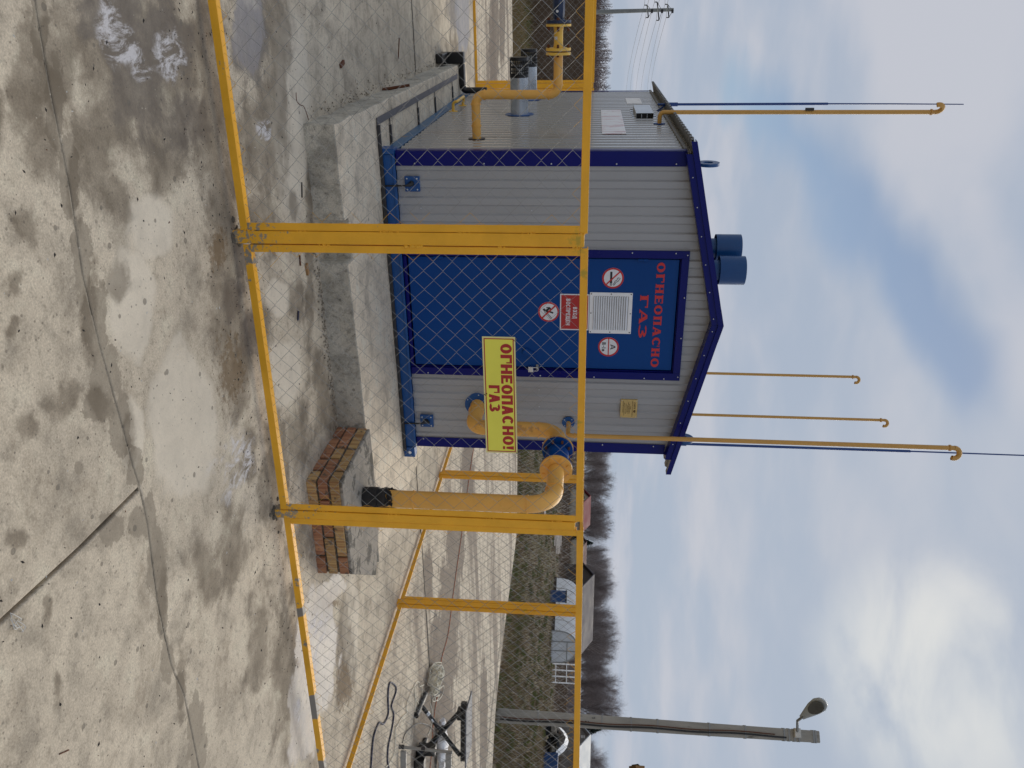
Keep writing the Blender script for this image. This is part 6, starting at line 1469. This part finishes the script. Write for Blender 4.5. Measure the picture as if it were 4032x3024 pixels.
a = MB(); a.obox(sp(hw*.62, -.1, .10), AX*.045, AY*.05, (0, 0, .09)); a.obox(sp(hw*1.0, -.2, .05), AX*.06, AY*.05, (0, 0, .05)); a.build('clamp_block', 'black_plastic', xs, bevel=.01)
a = MB(); a.tube(smooth_path([G(U, V, .01) for V, U in ((1585, 2925), (1595, 2890), (1625, 2860), (1655, 2848), (1690, 2858), (1720, 2885), (1745, 2897), (1775, 2902))]), .0045, 6); o = a.build('black_lead', 'black_plastic', smooth=60); tag(o, 'thin black lead arching under the folding stand', 'lead')
# grey tubular frame beside it
pbs = G(2940, 1572); frm = thing('tube_frame', 'grey tubular frame with two flat rails, in front of the folding stand', 'metal frame', pbs)
sc2 = F/(pbs.dot(_fw)-EYE*_fw.z); Hp = 212/sc2
a = MB(); a.tube([pbs, pbs+AX*.02+Vector((0, 0, Hp))], .0135, 12); a.mi = 1; a.tube([pbs+Vector((0, 0, .0)), pbs+Vector((0, 0, .045))], .019, 12); a.tube([pbs+Vector((0, 0, .20)), pbs+Vector((0, 0, .235))], .0185, 12); a.build('upright', ['gray_metal', 'dark_steel'], frm, smooth=50)
a = MB(); a.obox(pbs+AX*.45-AY*.03+Vector((0, 0, .045)), AX*.43, AY*.012, (0, 0, .026)); a.build('rail', 'gray_metal', frm, bevel=.003)
a = MB(); a.obox(pbs+AX*.45-AY*.03+Vector((0, 0, Hp-.03)), AX*.43, AY*.012, (0, 0, .026)); a.build('rail', 'gray_metal', frm, bevel=.003)
# crumpled white bag behind
bg0 = G(2925, 1720); a = MB(); vs = []; nu, nv = 14, 10
for i in range(nu+1):
    for j in range(nv):
        t = i/nu; q = 2*PI*j/nv; r_ = .075*math.sin(PI*min(1, t*.9+.07))**.5*(1+.5*mnoise.noise(Vector((i*.6, math.cos(q)*1.5, math.sin(q)*1.5))))
        p = bg0+AX*(t*.62-.28)+AY*(r_*math.cos(q)*1.4)+Vector((0, 0, .065+r_*.8*math.sin(q))); vs.append(p)
a.add(vs, [(i*nv+j, i*nv+(j+1) % nv, (i+1)*nv+(j+1) % nv, (i+1)*nv+j) for i in range(nu) for j in range(nv)]+[tuple(range(nv))[::-1], tuple(range(nu*nv, (nu+1)*nv))])
o = a.build('plastic_bag', 'bag_white', smooth=50); tag(o, 'crumpled white plastic bag lying behind the folding stand', 'bag')
# dark gloves / boots next to the bag
b0 = G(2960, 1640); a = MB()
for dx, dy, s_ in ((0, 0, .05), (.09, .03, .055), (.2, -.02, .045), (.3, .03, .05)): a.ball(b0+AX*dx+AY*dy+Vector((0, 0, s_*.8)), s_, 10, 7, (1.4, .9, .8))
o = a.build('work_gloves', 'junk_dark', smooth=60); tag(o, 'dark bundle of work gloves on the concrete beside the tubular frame', 'gloves')

# ================================================================== SMALL LITTER near the cabin
def stick(name, V0, U0, V1, U1, r, m, label, cat, z=0.0, h=0.0):
    p, q = G(U0, V0, z), G(U1, V1, z); a = MB(); a.tube([p+Vector((0, 0, r)), q+Vector((0, 0, r+h))], r, 6); o = a.build(name, m, smooth=50); tag(o, label, cat); return o
p = G(355, 1505); a = MB(); a.tube([(p.x, p.y, -.02), (p.x-.03, p.y+.04, .20)], [.014, .011], 6); o = a.build('rusty_rebar', 'rust'); tag(o, 'rusty steel bar sticking up beside the left foundation edge', 'steel bar')
p = G(252, 1343); a = MB(); a.obox((p.x, p.y, .007), (.012, .003, 0), (-.010, .040, 0), (0, 0, .006)); o = a.build('rusty_plate', 'rust'); tag(o, 'small rusty plate lying alone on the concrete left of the foundation', 'metal scrap')
stick('dry_twig', 1570, 150, 1567, 230, .004, 'rust', 'thin brown twig on the concrete near the left joint', 'twig')
stick('green_twig', 1186, 718, 1187, 778, .0035, 'debris_dark', 'dark straight twig left of the first post, in front of the foundation', 'twig')
stick('pencil_stub', 1177, 1005, 1180, 1046, .0045, 'rust', 'brown stub lying on the concrete right of the first post', 'twig')
stick('blue_scrap', 1172, 1225, 1170, 1262, .0045, 'cable_navy', 'short bent blue plastic scrap in front of the foundation', 'plastic scrap')
stick('brown_twig', 268, 2953, 232, 2969, .0022, 'rust', 'reddish twig on the nearest slab at the lower right', 'twig')
p = G(1060, 1205); a = MB(); a.obox((p.x, p.y, .006), (.03, .004, 0), (-.004, .012, 0), (0, 0, .006)); o = a.build('wood_chip', 'timber'); tag(o, 'pale wood chip on the concrete right of the brown stub', 'wood chip')
p = G(2438, 66); a = MB(); rg = random.Random(2)
for k in range(7):
    q0 = G(2438+rg.uniform(-8, 8), 30+rg.uniform(0, 45)); q1 = G(2438+rg.uniform(-30, 80), 60+rg.uniform(-25, 25)); qm = (q0+q1)/2+Vector((rg.uniform(-.02, .02), rg.uniform(-.02, .02), .01)); a.tube(smooth_path([q0+Vector((0, 0, .003)), qm, q1+Vector((0, 0, .003))], 4), .0012, 4)
o = a.build('frayed_string', 'debris_pale'); tag(o, 'tuft of frayed white string caught in the open slab joint', 'string')
# wire loops left by the mesh tails, lying at the foundation corner
a = MB(); a.tube(smooth_path([G(365, 1166, .01), G(395, 1168, .03), G(412, 1180, .02), G(418, 1195, .04), G(440, 1205, .02), G(472, 1215, .01)], 5), .0022, 5); o = a.build('wire_offcut', 'rust', smooth=60); tag(o, 'bent rusty wire offcut at the near left corner of the foundation', 'wire')
# crumbs, seeds and stones scattered over the concrete
def crumbs(name, n, m, rmin, rmax, seed, label, region):
    rg = random.Random(seed); mb = MB()
    for i in range(n):
        while True:
            x, y = rg.uniform(region[0], region[1]), rg.uniform(region[2], region[3])
            if not (.55 < x < 3.55 and 4.3 < y < 9.4): break
        r = rmin+(rmax-rmin)*rg.random()**3; an = rg.uniform(0, PI); l_ = rg.uniform(1, 2.4)
        u = Vector((math.cos(an), math.sin(an), 0))*r*l_; v = Vector((-math.sin(an), math.cos(an), 0))*r*rg.uniform(.5, .9)
        P = Vector((x, y, 0))
        mb.add([P-u, P-v, P+u, P+v, P+Vector((0, 0, r*.9))], [(0, 1, 4), (1, 2, 4), (2, 3, 4), (3, 0, 4)])
    o = mb.build(name, m); o['kind'] = 'stuff'; tag(o, label, 'litter'); return o
crumbs('dark_crumbs', 1500, 'debris_dark', .0012, .0055, 31, 'dark seeds, crumbs and tiny stones scattered over the concrete yard', (-1.2, 5.5, 1.3, 6.5))
crumbs('pale_crumbs', 900, 'debris_pale', .001, .0038, 32, 'pale chips and grit scattered over the concrete yard', (-1.2, 5.5, 1.3, 5.5))
crumbs('brown_crumbs', 500, 'rust', .001, .004, 33, 'brown leaf scraps scattered over the concrete yard', (-1.2, 6.5, 1.3, 8.5))
crumbs('fence_grit', 1500, 'debris_dark', .0012, .0045, 34, 'dirt grit gathered along the foot of the front fence', (-1.0, 3.4, 3.05, 3.60))

# ================================================================== FIELD VEGETATION
def blades(name, n, reg, hmin, hmax, w, m, label, seed, lean=.35, clump=0):
    rg = random.Random(seed); V_ = []; Fc = []; cl = []
    if clump: cl = [(rg.uniform(reg[0], reg[1]), reg[2]*(reg[3]/reg[2])**rg.random()) for _ in range(clump)]
    for i in range(n):
        if clump: U, D_ = rg.choice(cl); U += rg.gauss(0, 9*30/D_); D_ += rg.gauss(0, .35)
        else: U = rg.uniform(reg[0], reg[1]); D_ = reg[2]*(reg[3]/reg[2])**rg.random()
        p = at(U, D_)
        if p.x < 13.0+.0*p.y and p.y < 16.9: continue
        if p.x < 15.5 and p.y < 10.5: continue
        g = ground_h(p)-.02; h = rg.uniform(hmin, hmax)*(.6+.8*abs(mnoise.noise(Vector((p.x*.3, p.y*.3, seed)))))
        v = p.normalized(); s_ = Vector((v.y, -v.x, 0)); ww = w*rg.uniform(.5, 1.2)*max(1, D_/28); dx, dy = rg.gauss(0, lean)*h, rg.gauss(0, lean)*h
        b = len(V_); V_ += [(p.x-s_.x*ww, p.y-s_.y*ww, g), (p.x+s_.x*ww, p.y+s_.y*ww, g), (p.x+dx, p.y+dy, g+h)]; Fc.append((b, b+1, b+2))
    mb = MB(); mb.v = V_; mb.f = Fc; mb.m = [0]*len(Fc); o = mb.build(name, m); o['kind'] = 'stuff'; tag(o, label, 'grass'); return o
blades('dead_grass', 42000, (1650, 3120, 16.5, 60), .06, .26, .006, 'grass_dead', 'dry straw coloured meadow grass beyond the concrete on the right', 41)
blades('green_grass', 34000, (1650, 3120, 17, 58), .05, .18, .009, 'grass_green', 'short green grass between the dry tufts in the right field', 42, clump=420)
blades('brown_weeds', 30000, (1650, 3120, 16.5, 120), .10, .38, .006, 'weed_brown', 'dead brown weeds across the right field', 43, .3)
blades('dead_grass', 22000, (-60, 460, 16.8, 60), .10, .40, .006, 'grass_dead', 'dry straw coloured weeds beyond the concrete on the left', 44)
blades('green_grass', 6000, (-60, 460, 19, 30), .05, .2, .008, 'grass_green', 'green weeds in the left field', 45, clump=120)
blades('brown_weeds', 30000, (-60, 460, 22, 125), .35, 1.15, .007, 'weed_brown', 'tall dead brown weeds filling the left field up to the thicket', 46, .22)
blades('weed_strip', 9000, (1650, 3120, 62, 140), .3, 1.0, .008, 'weed_brown', 'tall dead brown weeds behind the greenhouse', 47, .2)

blades('brown_weeds', 9000, (-60, 460, 50, 70), .9, 1.75, .007, 'weed_brown', 'tallest dead weeds in front of the thicket at the left', 48, .18)
